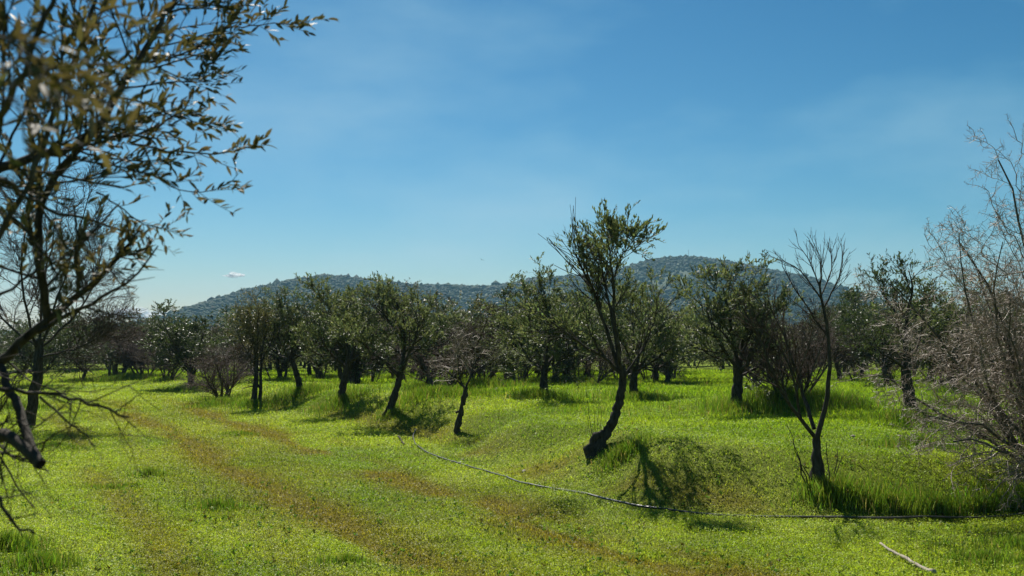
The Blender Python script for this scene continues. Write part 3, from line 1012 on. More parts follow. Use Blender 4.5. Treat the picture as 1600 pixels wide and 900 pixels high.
custom_olive(610, 645, 'forked olive with tall round crown and slanting dark trunk on a shaded hump', 104,
             [(606, 652, 0), (615, 620, 0), (622, 600, 0), (627, 580, 0)], 0.115, 0.08,
             [([(626, 585, 0), (632, 540, .2), (634, 500, .4), (625, 460, .5), (612, 445, .5)], 0.07, .015),
              ([(626, 585, 0), (605, 560, -.3), (585, 545, -.6), (565, 525, -.8), (548, 505, -.8)], 0.06, .012),
              ([(633, 530, .2), (620, 500, -.4), (600, 480, -.6), (585, 460, -.6)], 0.05, .012),
              ([(628, 570, 0), (645, 530, -.4), (655, 500, -.5), (650, 470, -.5)], 0.05, .012),
              ([(633, 510, .3), (612, 480, .8), (590, 462, 1.1), (570, 455, 1.1)], 0.04, .010)], 10, 0.095, 10, M_LEAF, .34, pl=(1.15, .7))
custom_olive(1427, 655, 'sparse thin-crowned olive with wavy black trunk beside the pale thorny shrub', 105,
             [(1429, 662, 0), (1424, 630, 0), (1416, 590, 0), (1417, 555, 0)], 0.12, 0.075,
             [([(1417, 560, 0), (1416, 520, 0), (1415, 480, 0), (1424, 450, 0), (1428, 425, 0), (1420, 400, 0)], 0.06, .010),
              ([(1417, 570, 0), (1400, 555, -.2), (1375, 540, -.3), (1350, 530, -.3)], 0.035, .008),
              ([(1418, 555, 0), (1435, 530, .3), (1442, 495, .4), (1440, 460, .4)], 0.035, .008),
              ([(1415, 500, 0), (1398, 470, .3), (1385, 450, .4), (1378, 430, .4)], 0.03, .007)], 7, 0.085, 5, M_LEAFD, 0.43, pl=(.7, .45))

custom_olive(400, 634, 'sparse brownish olive with twin dark trunks at the meadow edge', 111,
             [(396, 640, 0), (399, 610, 0), (401, 580, 0), (400, 550, 0)], 0.09, 0.06,
             [([(405, 640, .2), (408, 600, .2), (407, 560, .1), (412, 520, .1), (416, 490, .1)], 0.075, .012),
              ([(400, 560, 0), (396, 520, 0), (392, 490, 0), (390, 472, 0)], 0.05, .010),
              ([(400, 570, 0), (385, 540, -.3), (372, 515, -.5), (368, 495, -.5)], 0.035, .010),
              ([(407, 560, 0), (422, 530, .3), (430, 505, .4), (428, 485, .4)], 0.035, .010),
              ([(400, 555, 0), (404, 520, -.4), (402, 490, -.6), (404, 470, -.6)], 0.035, .010)], 9, 0.085, 5, M_LEAFB, .38, pl=(.95, .6))
custom_olive(470, 614, 'slim olive with bent trunk casting shade on a grassy hump', 112,
             [(473, 620, 0), (467, 595, 0), (460, 572, 0), (453, 556, 0)], 0.115, 0.08,
             [([(455, 560, 0), (458, 525, 0), (460, 495, 0), (455, 470, 0)], 0.06, .012),
              ([(453, 558, 0), (440, 535, -.4), (432, 510, -.6), (430, 485, -.6)], 0.05, .012),
              ([(457, 550, 0), (472, 525, .4), (482, 500, .5), (478, 478, .5)], 0.05, .012),
              ([(455, 560, 0), (475, 545, -.5), (490, 530, -.8), (495, 515, -.8)], 0.04, .012),
              ([(450, 556, 0), (432, 548, .5), (420, 535, .8), (415, 515, .8)], 0.04, .012)], 9, 0.10, 9, M_LEAFD, .34, pl=(1.2, .8))
custom_olive(535, 626, 'olive leaning over leafless shoots at its foot, just left of the forked olive', 113,
             [(533, 634, 0), (536, 605, 0), (541, 580, 0), (546, 560, 0)], 0.115, 0.08,
             [([(545, 562, 0), (540, 525, 0), (528, 490, 0), (512, 462, 0), (500, 448, 0)], 0.06, .012),
              ([(545, 562, 0), (556, 530, .3), (560, 500, .5), (556, 475, .5)], 0.05, .012),
              ([(543, 570, 0), (522, 550, -.4), (506, 530, -.7), (498, 505, -.7)], 0.05, .012),
              ([(545, 560, 0), (565, 548, -.4), (580, 535, -.6), (586, 515, -.6)], 0.04, .012),
              ([(541, 530, 0), (536, 500, .5), (530, 480, .8), (533, 460, .8)], 0.04, .012)], 9, 0.10, 9, M_LEAF, .34, pl=(1.2, .8))
custom_olive(850, 620, 'full olive with straight dark trunk on a hump, left of the big leaning olive', 114,
             [(851, 626, 0), (850, 600, 0), (851, 580, 0), (853, 565, 0)], 0.11, 0.08,
             [([(853, 570, 0), (856, 530, 0), (858, 490, 0), (852, 455, 0), (848, 432, 0)], 0.06, .012),
              ([(852, 572, 0), (838, 540, -.4), (828, 500, -.6), (822, 460, -.6)], 0.05, .012),
              ([(853, 570, 0), (872, 540, .4), (884, 505, .6), (886, 470, .6)], 0.05, .012),
              ([(852, 578, 0), (872, 562, -.5), (892, 545, -.8), (905, 520, -.8)], 0.04, .012),
              ([(852, 575, 0), (832, 562, .5), (815, 540, .8), (808, 510, .8)], 0.04, .012)], 10, 0.10, 10, M_LEAF, .33, pl=(1.25, .8))
custom_olive(1150, 640, 'tall olive with upright crown and straight black trunk in front of the round hill', 115,
             [(1151, 646, 0), (1152, 615, 0), (1154, 590, 0), (1153, 568, 0)], 0.12, 0.09,
             [([(1153, 570, 0), (1148, 530, 0), (1140, 480, 0), (1132, 445, 0), (1130, 430, 0)], 0.06, .012),
              ([(1153, 572, 0), (1160, 530, .3), (1164, 480, .5), (1166, 440, .5), (1162, 418, .5)], 0.06, .012),
              ([(1153, 570, 0), (1138, 548, -.4), (1120, 520, -.6), (1108, 490, -.6), (1104, 465, -.6)], 0.05, .012),
              ([(1154, 578, 0), (1172, 550, -.4), (1186, 520, -.6), (1194, 480, -.6), (1196, 455, -.6)], 0.05, .012),
              ([(1154, 585, 0), (1175, 572, .3), (1192, 560, .4), (1202, 540, .4)], 0.035, .008)], 9, 0.10, 9, M_LEAF, .345, pl=(1.1, .7))

custom_olive(990, 622, 'broad olive whose trunk stands just behind the big leaning olive', 116,
             [(992, 628, 0), (990, 605, 0), (991, 588, 0), (994, 572, 0)], 0.12, 0.09,
             [([(993, 575, 0), (1000, 540, 0), (1012, 500, 0), (1022, 465, 0), (1025, 450, 0)], 0.055, .012),
              ([(993, 578, 0), (980, 540, -.4), (965, 500, -.6), (955, 460, -.6)], 0.05, .012),
              ([(993, 576, 0), (1015, 550, .4), (1040, 525, .6), (1055, 490, .6)], 0.05, .012),
              ([(992, 580, 0), (1010, 566, -.5), (1030, 552, -.8), (1050, 535, -.8)], 0.04, .012),
              ([(992, 575, 0), (990, 530, .5), (988, 480, .8), (990, 450, .8)], 0.045, .012)], 10, 0.10, 10, M_LEAF, .33, pl=(1.3, .85))

# 5 leafless tree at the left edge
e, B = root_for('bare_tree', 45, 668, 'leafless tree with fine tangled twigs behind the near olive boughs', 'bare tree')
r_ = np.random.default_rng(106)
tr = limb(B, [(42, 680, 0), (48, 640, 0), (58, 600, 0), (62, 560, 0), (60, 530, 0)], 10, 0.16, 0.10, .02, r_)
LL = stack([limb(B, p_, 10, 0.038, 0.010, .02, r_) for p_ in [
    [(60, 550, 0), (80, 500, 0), (100, 440, .3), (120, 370, .3), (140, 300, .3)],
    [(60, 550, 0), (40, 490, -.5), (30, 420, -.8), (40, 350, -.9), (60, 290, -1)],
    [(60, 545, 0), (95, 520, .4), (130, 480, .6), (150, 430, .7), (160, 390, .7)],
    [(60, 540, 0), (20, 520, .4), (-20, 470, .6), (-40, 400, .7), (-30, 330, .7)],
    [(62, 560, 0), (100, 550, -.5), (135, 540, -.8), (165, 520, -.9)],
    [(55, 580, 0), (20, 580, -.6), (-20, 590, -.8), (-50, 600, -.9)],
    [(62, 530, 0), (66, 450, .6), (80, 380, .9), (90, 320, 1.0)]]])
add_part('trunk', [tr, LL], [9, 6], M_BARK, e)
b1 = kids(LL[0], LL[1], 14, 0.2, 1.0, 0.7, 0.25, 1.4, 0.9, 7, 0.10, 0.03, r_, 0.5, 0.008, 0.4)
b2 = kids(b1[0], b1[1], 10, 0.15, 1.0, 0.6, 0.25, 0.7, 0.5, 5, 0.12, 0.03, r_, 0.6, 0.007, 0.5)
b3 = kids(b2[0], b2[1], 6, 0.15, 1.0, 0.6, 0.25, 0.42, 0.28, 4, 0.12, 0.02, r_, 0.7, 0.0055, 0.6)
add_part('branches', [b1, b2, b3], [4, 3, 3], M_TWIG, e)

# 6 pale thorny shrub on the right edge
p6 = gpx(1655, 745)
e = empty('thorny_shrub', tuple(p6))
tag(e, 'big pale twiggy thorny shrub with zigzag leafless branches on the right edge', 'thorny shrub')
B = p6
r_ = np.random.default_rng(107)
H6 = at(1600, 190, B[1])[2] - B[2]
n6 = 15
a6 = np.concatenate([r_.uniform(2.2, 4.2, 10), r_.uniform(-1.2, 2.2, 5)])
d6 = np.stack([np.cos(a6) * r_.uniform(.2, 1.1, n6), np.sin(a6) * r_.uniform(.2, 1.0, n6), r_.uniform(0.8, 1.3, n6)], -1)
st = march(np.stack([0.15 * np.cos(a6), 0.15 * np.sin(a6), 0 * a6 - .1], -1), d6, r_.uniform(0.5, 0.85, n6) * H6, 12, 0.12, 0.03, r_)
hand = stack([limb(B, p_, 12, 0.035, 0.010, .03, r_) for p_ in [
    [(1650, 740, 0), (1610, 640, -.4), (1570, 520, -.6), (1545, 440, -.6), (1500, 380, -.6)],
    [(1650, 740, 0), (1600, 680, .4), (1545, 620, .5), (1500, 580, .5), (1465, 560, .5)],
    [(1650, 740, 0), (1590, 700, -.8), (1540, 660, -1.1), (1490, 660, -1.2), (1450, 650, -1.2)],
    [(1655, 740, 0), (1630, 560, -.8), (1600, 400, -1.0), (1590, 300, -1.0), (1560, 250, -1.0)],
    [(1650, 730, 0), (1600, 720, -1.0), (1550, 700, -1.4), (1520, 690, -1.5), (1490, 690, -1.5)]]])
st = (np.concatenate([st, hand[0]]), np.concatenate([np.linspace(0.032, 0.006, 12)[None] * r_.uniform(.7, 1.2, (n6, 1)), hand[1]]))
add_part('stems', [st], [6], M_BARKG, e)
b1 = kids(st[0], st[1], 14, 0.15, 1.0, 0.85, 0.25, 1.2, 0.7, 12, 0.20, 0.02, r_, 0.42, 0.005, 0.4)
b2 = kids(b1[0], b1[1], 8, 0.1, 1.0, 1.0, 0.3, 0.42, 0.25, 7, 0.26, 0.02, r_, 0.6, 0.0034, 0.5)
b3 = kids(b2[0], b2[1], 10, 0.1, 1.0, 1.1, 0.3, 0.11, 0.07, 3, 0.25, 0.0, r_, 0.7, 0.0028, 0.4)
sp = stack([limb(B, p_, 16, 0.013, 0.003, .035, r_) for p_ in [
    [(1640, 560, -.5), (1590, 450, -.6), (1540, 390, -.7), (1490, 350, -.7)],
    [(1640, 600, 0), (1560, 480, 0), (1500, 410, .1), (1452, 362, .1)],
    [(1640, 500, -.8), (1600, 400, -.9), (1560, 330, -1), (1535, 290, -1)],
    [(1640, 420, .3), (1610, 330, .3), (1585, 280, .3), (1560, 235, .3)],
    [(1650, 380, -.3), (1620, 290, -.4), (1600, 240, -.4), (1578, 190, -.4)],
    [(1630, 620, .5), (1560, 520, .5), (1510, 470, .6), (1465, 420, .6)],
    [(1640, 640, -1), (1560, 600, -1.3), (1500, 590, -1.4), (1440, 610, -1.4)],
    [(1640, 700, -1), (1570, 700, -1.5), (1520, 720, -1.6), (1470, 700, -1.6)],
    [(1640, 690, -1), (1580, 740, -1.6), (1540, 750, -1.7), (1500, 730, -1.7)],
    [(1650, 480, .2), (1620, 400, .2), (1580, 350, .2), (1545, 335, .2)]]])
s1 = kids(sp[0], sp[1], 9, 0.3, 1.0, 0.6, 0.2, 0.5, 0.22, 9, 0.16, 0.03, r_, 0.5, 0.0035, 0.5)
s2 = kids(stack([(sp[0][:, ::1], sp[1])])[0], sp[1], 40, 0.1, 1.0, 1.2, 0.25, 0.06, 0.04, 3, 0.1, 0.0, r_, 0.4, 0.0025, 0.4)
s3 = kids(s1[0], s1[1], 12, 0.05, 1.0, 1.1, 0.25, 0.06, 0.035, 3, 0.1, 0.0, r_, 0.6, 0.0025, 0.4)
add_part('twigs', [b1, b2, b3, sp, s1, s2, s3], [4, 3, 3, 5, 4, 3, 3], M_TWIGL, e)

# ------------------------------------------------------------------ near olive on the left, its boughs reaching into the view
BX, BY = -2.55, 4.3
B = np.array([BX, BY, float(ground(BX, BY))])
e = empty('olive_tree', tuple(B))
tag(e, 'near olive whose dark boughs and glossy leaves reach in from the left edge', 'olive tree')
r_ = np.random.default_rng(108)


def nb(pts, K, r0, r1, jit=.004):
    w = [at(a, b, y) - B for a, b, y in pts]
    return polyline(w, K, r0, r1, jit, r_)


trunk = polyline([(0, 0, -.15), (0.03, -.05, .5), (-.02, -.1, 1.1), (0.05, -.2, 1.7)], 12, .15, .09, .012, r_)
hub = at(-70, 600, 3.9)
boughs = [nb([(-110, 640, 4.05), (-60, 600, 3.9), (0, 565, 3.75), (40, 532, 3.7), (75, 497, 3.7), (112, 478, 3.7), (150, 440, 3.7), (190, 400, 3.75), (214, 370, 3.8)], 16, .029, .007),
          nb([(-90, 760, 4.1), (-40, 700, 3.6), (0, 672, 3.3), (30, 684, 3.25), (52, 706, 3.2), (64, 726, 3.2)], 16, .027, .019),
          nb([(75, 497, 3.7), (64, 450, 3.65), (58, 390, 3.6), (62, 330, 3.6), (76, 288, 3.6), (105, 250, 3.6), (140, 212, 3.6), (162, 188, 3.6)], 16, .017, .011),
          nb([(162, 188, 3.6), (180, 150, 3.6), (205, 110, 3.6), (235, 65, 3.65), (262, 20, 3.7), (280, -20, 3.7)], 16, .014, .008),
          nb([(-60, 290, 3.3), (0, 262, 3.3), (40, 248, 3.35), (90, 240, 3.4), (130, 225, 3.5), (165, 185, 3.5)], 16, .019, .010),
          nb([(-80, 300, 2.7), (0, 270, 2.9), (45, 315, 3.2), (100, 335, 3.4), (150, 345, 3.6), (190, 360, 3.7)], 16, .009, .004),
          nb([(115, 320, 3.5), (121, 370, 3.5), (119, 410, 3.55), (124, 450, 3.6)], 16, .003, .010),
          nb([(2, 572, 3.75), (18, 615, 3.6), (34, 655, 3.5), (48, 700, 3.4), (60, 722, 3.35)], 16, .014, .017),
          nb([(-40, 600, 3.3), (20, 610, 3.3), (75, 615, 3.3), (130, 628, 3.3), (165, 641, 3.3), (202, 652, 3.3)], 16, .008, .0035),
          nb([(-40, 240, 2.6), (0, 190, 2.5), (30, 130, 2.4), (60, 60, 2.4), (90, -20, 2.4)], 16, .010, .006),
          nb([(-40, 420, 3.2), (20, 340, 3.2), (60, 260, 3.2), (80, 180, 3.2), (120, 90, 3.2), (150, 0, 3.2)], 16, .010, .006)]
BG = stack(boughs)
add_part('trunk', [trunk], [12], M_BARK, e)
# neck joining trunk and boughs
necks = stack([polyline([np.array(trunk[0][0][-3]), q * 0.5 + trunk[0][0][-3] * 0.5 + np.array([0, -.05, .05]), q], 8, .07, r0, .0, r_)
               for q, r0 in [(boughs[0][0][0][0], .045), (boughs[1][0][0][0], .037), (boughs[4][0][0][0], .02), (boughs[5][0][0][0], .02),
                             (boughs[8][0][0][0], .01), (boughs[9][0][0][0], .018), (boughs[10][0][0][0], .016)]])
add_part('bough', [necks], [8], M_BARK, e)
for k_ in range(len(BG[0])):
    add_part('bough', [(BG[0][[k_]], BG[1][[k_]])], [8], M_BARK, e)
# thin leafy branches
br = [nb(p_, 12, a, b, .003) for p_, a, b in [
    ([(60, 518, 3.7), (110, 490, 3.6), (160, 465, 3.55), (195, 448, 3.5), (225, 420, 3.5), (247, 384, 3.5)], .010, .0025),
    ([(190, 441, 3.5), (200, 436, 3.5), (207, 430, 3.5), (209, 428, 3.5)], .004, .003),
    ([(130, 480, 3.65), (160, 488, 3.6), (195, 497, 3.6), (226, 497, 3.6)], .004, .002),
    ([(205, 225, 3.7), (250, 232, 3.75), (300, 240, 3.8), (350, 241, 3.85), (380, 232, 3.9), (402, 226, 3.9)], .0045, .0018),
    ([(228, 236, 3.75), (240, 270, 3.8), (268, 296, 3.8), (308, 303, 3.8), (348, 293, 3.85), (372, 272, 3.9)], .0032, .0012),
    ([(232, 98, 3.65), (270, 92, 3.7), (305, 75, 3.75), (345, 50, 3.8), (370, 38, 3.85)], .004, .002),
    ([(345, 44, 3.8), (370, 42, 3.85), (410, 40, 3.9), (450, 35, 3.9), (476, 34, 3.9)], .0035, .0015),
    ([(240, 100, 3.6), (265, 118, 3.6), (300, 125, 3.65), (325, 118, 3.7), (338, 92, 3.7)], .003, .0012),
    ([(180, 150, 3.6), (220, 160, 3.6), (262, 175, 3.65), (300, 190, 3.7), (330, 196, 3.7), (345, 205, 3.7)], .004, .0015),
    ([(150, 300, 3.6), (185, 320, 3.65), (215, 345, 3.7), (250, 360, 3.75), (265, 355, 3.8)], .0035, .0015),
    ([(262, 20, 3.7), (300, 12, 3.7), (340, 8, 3.75), (375, -5, 3.8)], .005, .002),
    ([(205, 110, 3.6), (170, 90, 3.5), (130, 60, 3.4), (110, 10, 3.3), (100, -30, 3.3)], .006, .003),
    ([(140, 212, 3.6), (180, 215, 3.6), (215, 212, 3.65), (250, 190, 3.7), (285, 175, 3.7)], .006, .002),
    ([(90, 240, 3.4), (100, 200, 3.4), (110, 150, 3.3), (100, 100, 3.2), (95, 40, 3.1)], .007, .003),
    ([(124, 440, 3.6), (150, 420, 3.6), (175, 405, 3.65), (200, 395, 3.7)], .003, .0012),
    ([(62, 620, 3.3), (95, 650, 3.3), (125, 672, 3.3), (149, 698, 3.3)], .0045, .002),
    ([(180, 644, 3.3), (200, 630, 3.3), (222, 615, 3.3)], .003, .0015),
    ([(64, 705, 3.3), (75, 685, 3.2), (100, 672, 3.2), (120, 660, 3.2)], .004, .0015),
    ([(-30, 740, 2.9), (0, 782, 2.9), (18, 815, 2.9), (28, 832, 2.9), (54, 834, 2.9)], .007, .003),
    ([(-30, 660, 3.3), (0, 722, 3.3), (2, 760, 3.3)], .004, .002),
    ([(20, 340, 3.2), (50, 370, 3.2), (85, 420, 3.25), (100, 450, 3.3)], .005, .002),
    ([(-30, 480, 3.3), (20, 450, 3.3), (60, 420, 3.3), (110, 400, 3.4), (135, 370, 3.45)], .006, .002),
    ([(-120, 60, 1.7), (-20, 50, 1.7), (30, 70, 1.65), (75, 110, 1.6), (110, 160, 1.6)], .004, .0015),
    ([(-120, 180, 1.8), (-40, 150, 1.8), (20, 150, 1.8), (60, 185, 1.8)], .004, .0015)]]
BR = stack(br)
leafy_i = [3, 4, 5, 6, 7, 8, 9, 10, 11, 12, 13, 14, 20, 21, 22, 23]
LB = (BR[0][leafy_i], BR[1][leafy_i])
up_i = [3, 4, 9, 10, 2]
UB = (BG[0][up_i], BG[1][up_i])
t1 = kids(UB[0], UB[1], 17, 0.1, 1.0, 0.9, 0.3, 0.42, 0.3, 7, 0.10, 0.03, r_, 0.35, 0.0022, 0.5)
t2 = kids(LB[0], LB[1], 9, 0.25, 1.0, 0.6, 0.25, 0.2, 0.1, 6, 0.10, 0.03, r_, 0.6, 0.0014, 0.5)
t3 = kids(t1[0], t1[1], 4, 0.2, 1.0, 0.6, 0.25, 0.2, 0.13, 6, 0.10, 0.03, r_, 0.6, 0.0013, 0.5)
lb_low = kids(BG[0][[0]], BG[1][[0]], 14, 0.72, 1.0, 1.0, 0.3, 0.22, 0.12, 6, 0.1, 0.04, r_, 0.3, 0.0015, .5)
dt = kids(BR[0][[0, 2, 15, 8 + 0, 18]], BR[1][[0, 2, 15, 8, 18]], 5, .2, .95, .9, .3, .14, .07, 4, .12, 0, r_, .5, .0012, .5)
for k_ in range(len(BR[0])):
    add_part('branch', [(BR[0][[k_]], BR[1][[k_]])], [7], M_BARK, e)
ub = (BG[0][[0, 1, 8]], BG[1][[0, 1, 8]])
u1 = kids(ub[0], ub[1], 11, 0.15, 0.9, 0.8, 0.3, 0.45, 0.25, 7, 0.16, 0.0, r_, 0.2, 0.0022, 0.5)
u2 = kids(u1[0], u1[1], 4, 0.2, 1.0, 0.8, 0.3, 0.2, 0.12, 5, 0.16, 0.0, r_, 0.6, 0.0014, 0.5)
add_part('twigs', [t1, t2, t3, lb_low, dt, u1, u2], [5, 4, 4, 4, 4, 4, 4], M_BARK, e)


def kn(p):
    w = p + B
    px = 800 + w[:, 0] / w[:, 1] * F
    return r_.uniform(0, 1, len(p)) < 0.9


parts = [leaves(t1, 9, 0.047, 0.30, r_, 0.3, 1.02, 0.8, True, keep=kn), leaves(t2, 8, 0.045, 0.30, r_, 0.2, 1.02, 0.75, True),
         leaves(t3, 8, 0.044, 0.30, r_, 0.2, 1.02, 0.75, True, keep=kn), leaves(lb_low, 9, 0.045, 0.30, r_, 0.2, 1.02, 0.75, True),
         leaves((LB[0][:8], LB[1][:8]), 9, 0.044, 0.30, r_, 0.55, 1.0, 0.8, True)]
V, Fq, C = cat_leaves(parts)
mesh_obj('crown', V, Fq, M_LEAFN, e, smooth=True, col=C)

# ------------------------------------------------------------------ grass and clover
TUFT = []   # x, y, radius, height, density
for px, py, r_x, h in [(972, 714, .42, .27), (1320, 784, .45, .45), (1290, 776, .3, .35), (1390, 795, .55, .34), (1460, 800, .6, .34), (1530, 802, .6, .3), (1600, 795, .7, .32),
                       (1235, 632, 1.5, .6), (1280, 634, 1.2, .5), (535, 630, .9, .35), (470, 616, 1.0, .4), (400, 636, .8, .35), (345, 632, 1.0, .35), (300, 610, 1.6, .4), (200, 592, 2.5, .5),
                       (686, 618, 1.6, .4), (760, 606, 2.0, .5), (880, 600, 2.2, .6), (850, 622, .8, .35), (1000, 626, 1.0, .35), (1425, 660, .9, .4), (1480, 640, 1.2, .45), (1560, 680, 1.0, .4),
                       (1150, 642, .5, .25), (610, 650, .4, .25), (720, 604, 1.5, .45), (10, 860, .45, .3), (60, 890, .4, .25), (20, 640, 1.2, .45), (80, 700, .8, .2), (235, 745, .3, .22),
                       (340, 795, .35, .2), (540, 885, .3, .18), (370, 680, .5, .16), (180, 765, .5, .12), (1590, 860, .6, .20), (1540, 880, .5, .18), (1440, 700, .7, .3)]:
    p = gpx(px, py)
    TUFT.append((p[0], p[1], r_x, h))


def scatter(n, y0, y1, seed, pw=2.0, margin=2.5):
    r_ = np.random.default_rng(seed)
    u_ = r_.uniform(0, 1, n)
    # density per ground area ~ 1/y^pw, strip width ~ y  -> p(y) ~ y^(1-pw)
    q = 2 - pw
    y = (y0 ** q + u_ * (y1 ** q - y0 ** q)) ** (1 / q) if abs(q) > 1e-6 else y0 * (y1 / y0) ** u_
    hw = y * 0.535 + margin
    x = r_.uniform(-1, 1, n) * hw
    return x, y, r_


def blades(name, x, y, h, wd, r_, lean, tint, mat, label):
    n = len(x)
    z = ground(x, y)
    a = r_.uniform(0, 6.28, n); b = r_.uniform(0, 6.28, n)
    side = np.stack([np.cos(a), np.sin(a), 0 * a], -1) * (wd / 2)[:, None]
    ln = np.stack([np.cos(b), np.sin(b), 0 * b], -1) * (lean * h)[:, None]
    base = np.stack([x, y, z - 0.01], -1)
    mid = base + ln * 0.3 + np.array([0, 0, 1.]) * (h * 0.6)[:, None]
    tip = base + ln + np.array([0, 0, 1.]) * h[:, None]
    V = np.stack([base - side, base + side, mid + side * .8, mid - side * .8, tip], 1)
    o = (np.arange(n) * 5)[:, None]
    fq = o + np.array([[0, 1, 2, 3]]); ft = o + np.array([[3, 2, 4]])
    C = np.repeat(tint, 5, 0)
    ob = mesh_obj(name, V.reshape(-1, 3), [fq, ft], mat, col=C)
    tag(ob, label, 'grass', kind='stuff')
    return ob


def vary(c, r_, s=0.25, hue=0.12):
    n = len(c)
    return np.clip(c * r_.lognormal(0, s, (n, 1)) * (1 + hue * r_.standard_normal((n, 3)) * np.array([1, .4, .5])), 0.002, 0.8)


# short blades everywhere
x, y, r_ = scatter(750000, 6.5, 85, 201, 2.1)
s = bank_s(x, y)
h = (0.035 + 0.03 * sstep(12, 40, y)) * r_.uniform(0.5, 1.5, len(x)) * (1 + 1.6 * sstep(1, 6, s) * sstep(.35, .7, fbm(x * .4, y * .4, 91, 3)))
n_ = 0.894 * x + 0.447 * y
h *= 1 + 0.9 * sstep(-1, -3, n_)
blades('short_grass', x, y, h, 0.0045 + 0.0005 * y, r_, 0.6, vary(albedo(x, y), r_, .3, .08), M_GRASS, 'short grass blades carpeting the meadow and orchard floor')

# tall tufts
xs, ys, hs = [], [], []
r_ = np.random.default_rng(202)
for tx, ty, rr_, th in TUFT:
    d = math.hypot(tx, ty)
    m = int(3800 * rr_ ** 2 * min(1.6, (14 / d) ** 1.2) + 500)
    m = min(m, 6000)
    a = r_.uniform(0, 6.28, m); q = np.abs(r_.normal(0, 0.62, m)) * rr_
    xs.append(tx + np.cos(a) * q * 1.25); ys.append(ty + np.sin(a) * q * 0.8)
    hs.append(th * r_.uniform(0.35, 1.05, m) * np.exp(-0.55 * (q / rr_) ** 2))
# ragged taller grass along the orchard rows
x2, y2, _ = scatter(90000, 14, 90, 203, 1.6)
s2 = bank_s(x2, y2)
k2 = (s2 > 2.2) & (fbm(x2 * .3, y2 * .3, 95, 3) > 0.52) & (y2 > 20)
xs.append(x2[k2]); ys.append(y2[k2]); hs.append(r_.uniform(0.10, 0.26, k2.sum()))
for fx, fy in FRONT:
    m = 900
    a = r_.uniform(0, 6.28, m); q = np.abs(r_.normal(0, 0.9, m))
    xs.append(fx + np.cos(a) * q); ys.append(fy + np.sin(a) * q); hs.append(r_.uniform(.15, .4, m))
x, y, h = map(np.concatenate, (xs, ys, hs))
h = h * 0.85
k3 = np.abs(bank_s(x, y) + 0.05) > np.where(y < 16, 0.22, 0.0)
x, y, h = x[k3], y[k3], h[k3]
mixk = r_.uniform(0, 1, (len(x), 1)) * (0.5 + 0.5 * fbm(x, y, 99, 3)[:, None])
tc_ = np.array([0.075, 0.165, 0.012]) * (1 - mixk) + np.array([0.20, 0.24, 0.035]) * mixk
dry = r_.uniform(0, 1, len(x)) < 0.10
tc_[dry] = np.array([0.26, 0.22, 0.10])
blades('tall_grass', x, y, h, 0.006 + 0.00028 * y, r_, 0.28, vary(tc_, r_, .3), M_GRASS, 'long bright green grass growing in tufts round the trees')

# dry dark stalks in small groups
xs, ys = [], []
for px, py, m, rr_ in [(335, 790, 70, .45), (620, 690, 20, .3), (235, 745, 45, .3), (540, 890, 40, .3), (730, 690, 60, .8), (110, 680, 40, .6), (1480, 640, 60, 1.0), (330, 770, 30, .5), (1560, 860, 120, .7), (330, 660, 50, 1.5)]:
    p = gpx(px, py)
    xs.append(p[0] + r_.normal(0, rr_, m)); ys.append(p[1] + r_.normal(0, rr_ * .6, m))
x, y = map(np.concatenate, (xs, ys))
blades('dry_stalks', x, y, r_.uniform(.10, .26, len(x)), np.full(len(x), .006), r_, 0.12, vary(np.array([[.055, .06, .03]]) * np.ones((len(x), 1)), r_), M_GRASS,
       'thin dark stalks standing up out of the meadow')

# clover-like leaflets: small tilted faces at several heights
x, y, r_ = scatter(1250000, 6.5, 60, 204, 2.15)
s = bank_s(x, y)
cov = fbm(x * 1.1, y * 1.1, 97, 3)
red = albedo(x, y)
bk = np.exp(-((s - 0.7) / 0.7) ** 2) * (y < 26)
k = (cov + r_.uniform(-.2, .2, len(x)) > 0.34 + 0.16 * bk) & ((s < 5) | (r_.uniform(0, 1, len(x)) < 0.5))
k &= r_.uniform(0, 1, len(x)) < np.where(red[:, 0] > red[:, 1], 0.55, 1.0)
x, y, s = x[k], y[k], s[k]
n = len(x)
sz = (0.0075 + 0.00055 * y) * r_.lognormal(0, 0.28, n)
z = ground(x, y) + r_.uniform(0.012, 0.06, n) * (0.6 + 0.8 * fbm(x * 1.7, y * 1.7, 98, 2)) * (1 + 0.3 * sstep(10, 40, y))
nn = nrm(r_.standard_normal((n, 3)) * 0.55 + np.array([0, 0, 1.]))
ref = nrm(r_.standard_normal((n, 3)))
ua = nrm(ref - (ref * nn).sum(-1, keepdims=True) * nn); va = np.cross(nn, ua)
c0 = np.stack([x, y, z], -1)
V = np.stack([c0 - ua * sz[:, None] * .5, c0 + va * sz[:, None] * .45, c0 + ua * sz[:, None] * .5, c0 - va * sz[:, None] * .45], 1)
fq = (np.arange(n) * 4)[:, None] + np.array([[0, 3, 2, 1]])
C = np.repeat(vary(albedo(x, y) * 1.12, r_, .22, .05), 4, 0)
tag(mesh_obj('clover', V.reshape(-1, 3), [fq], M_CLOVER, col=C), 'low clover and weed leaves matted over the meadow', 'clover', kind='stuff')


# broad-leaved weeds in the turf
x, y, r_ = scatter(4200, 7, 30, 205, 1.9)
k = fbm(x * .9, y * .9, 111, 3) > 0.5
x, y = x[k], y[k]
b0 = np.stack([x, y, ground(x, y)], -1)
tw = (np.stack([b0, b0 + np.array([0, 0, .03])], 1), np.full((len(x), 2), .002))
V, Fq, C = leaves(tw, 7, 0.048, 0.42, r_, 0.2, 1.0, 1.15, up=0.25)
base = np.repeat(np.where(r_.uniform(0, 1, (len(x), 1)) < .7, np.array([[.085, .165, .022]]), np.array([[.13, .12, .03]])), 28, 0)
tag(mesh_obj('weeds', V, Fq, M_CLOVER, col=np.clip(base * C, 0.004, .5)), 'scattered darker broad-leaved weeds in the short turf', 'weeds', kind='stuff')


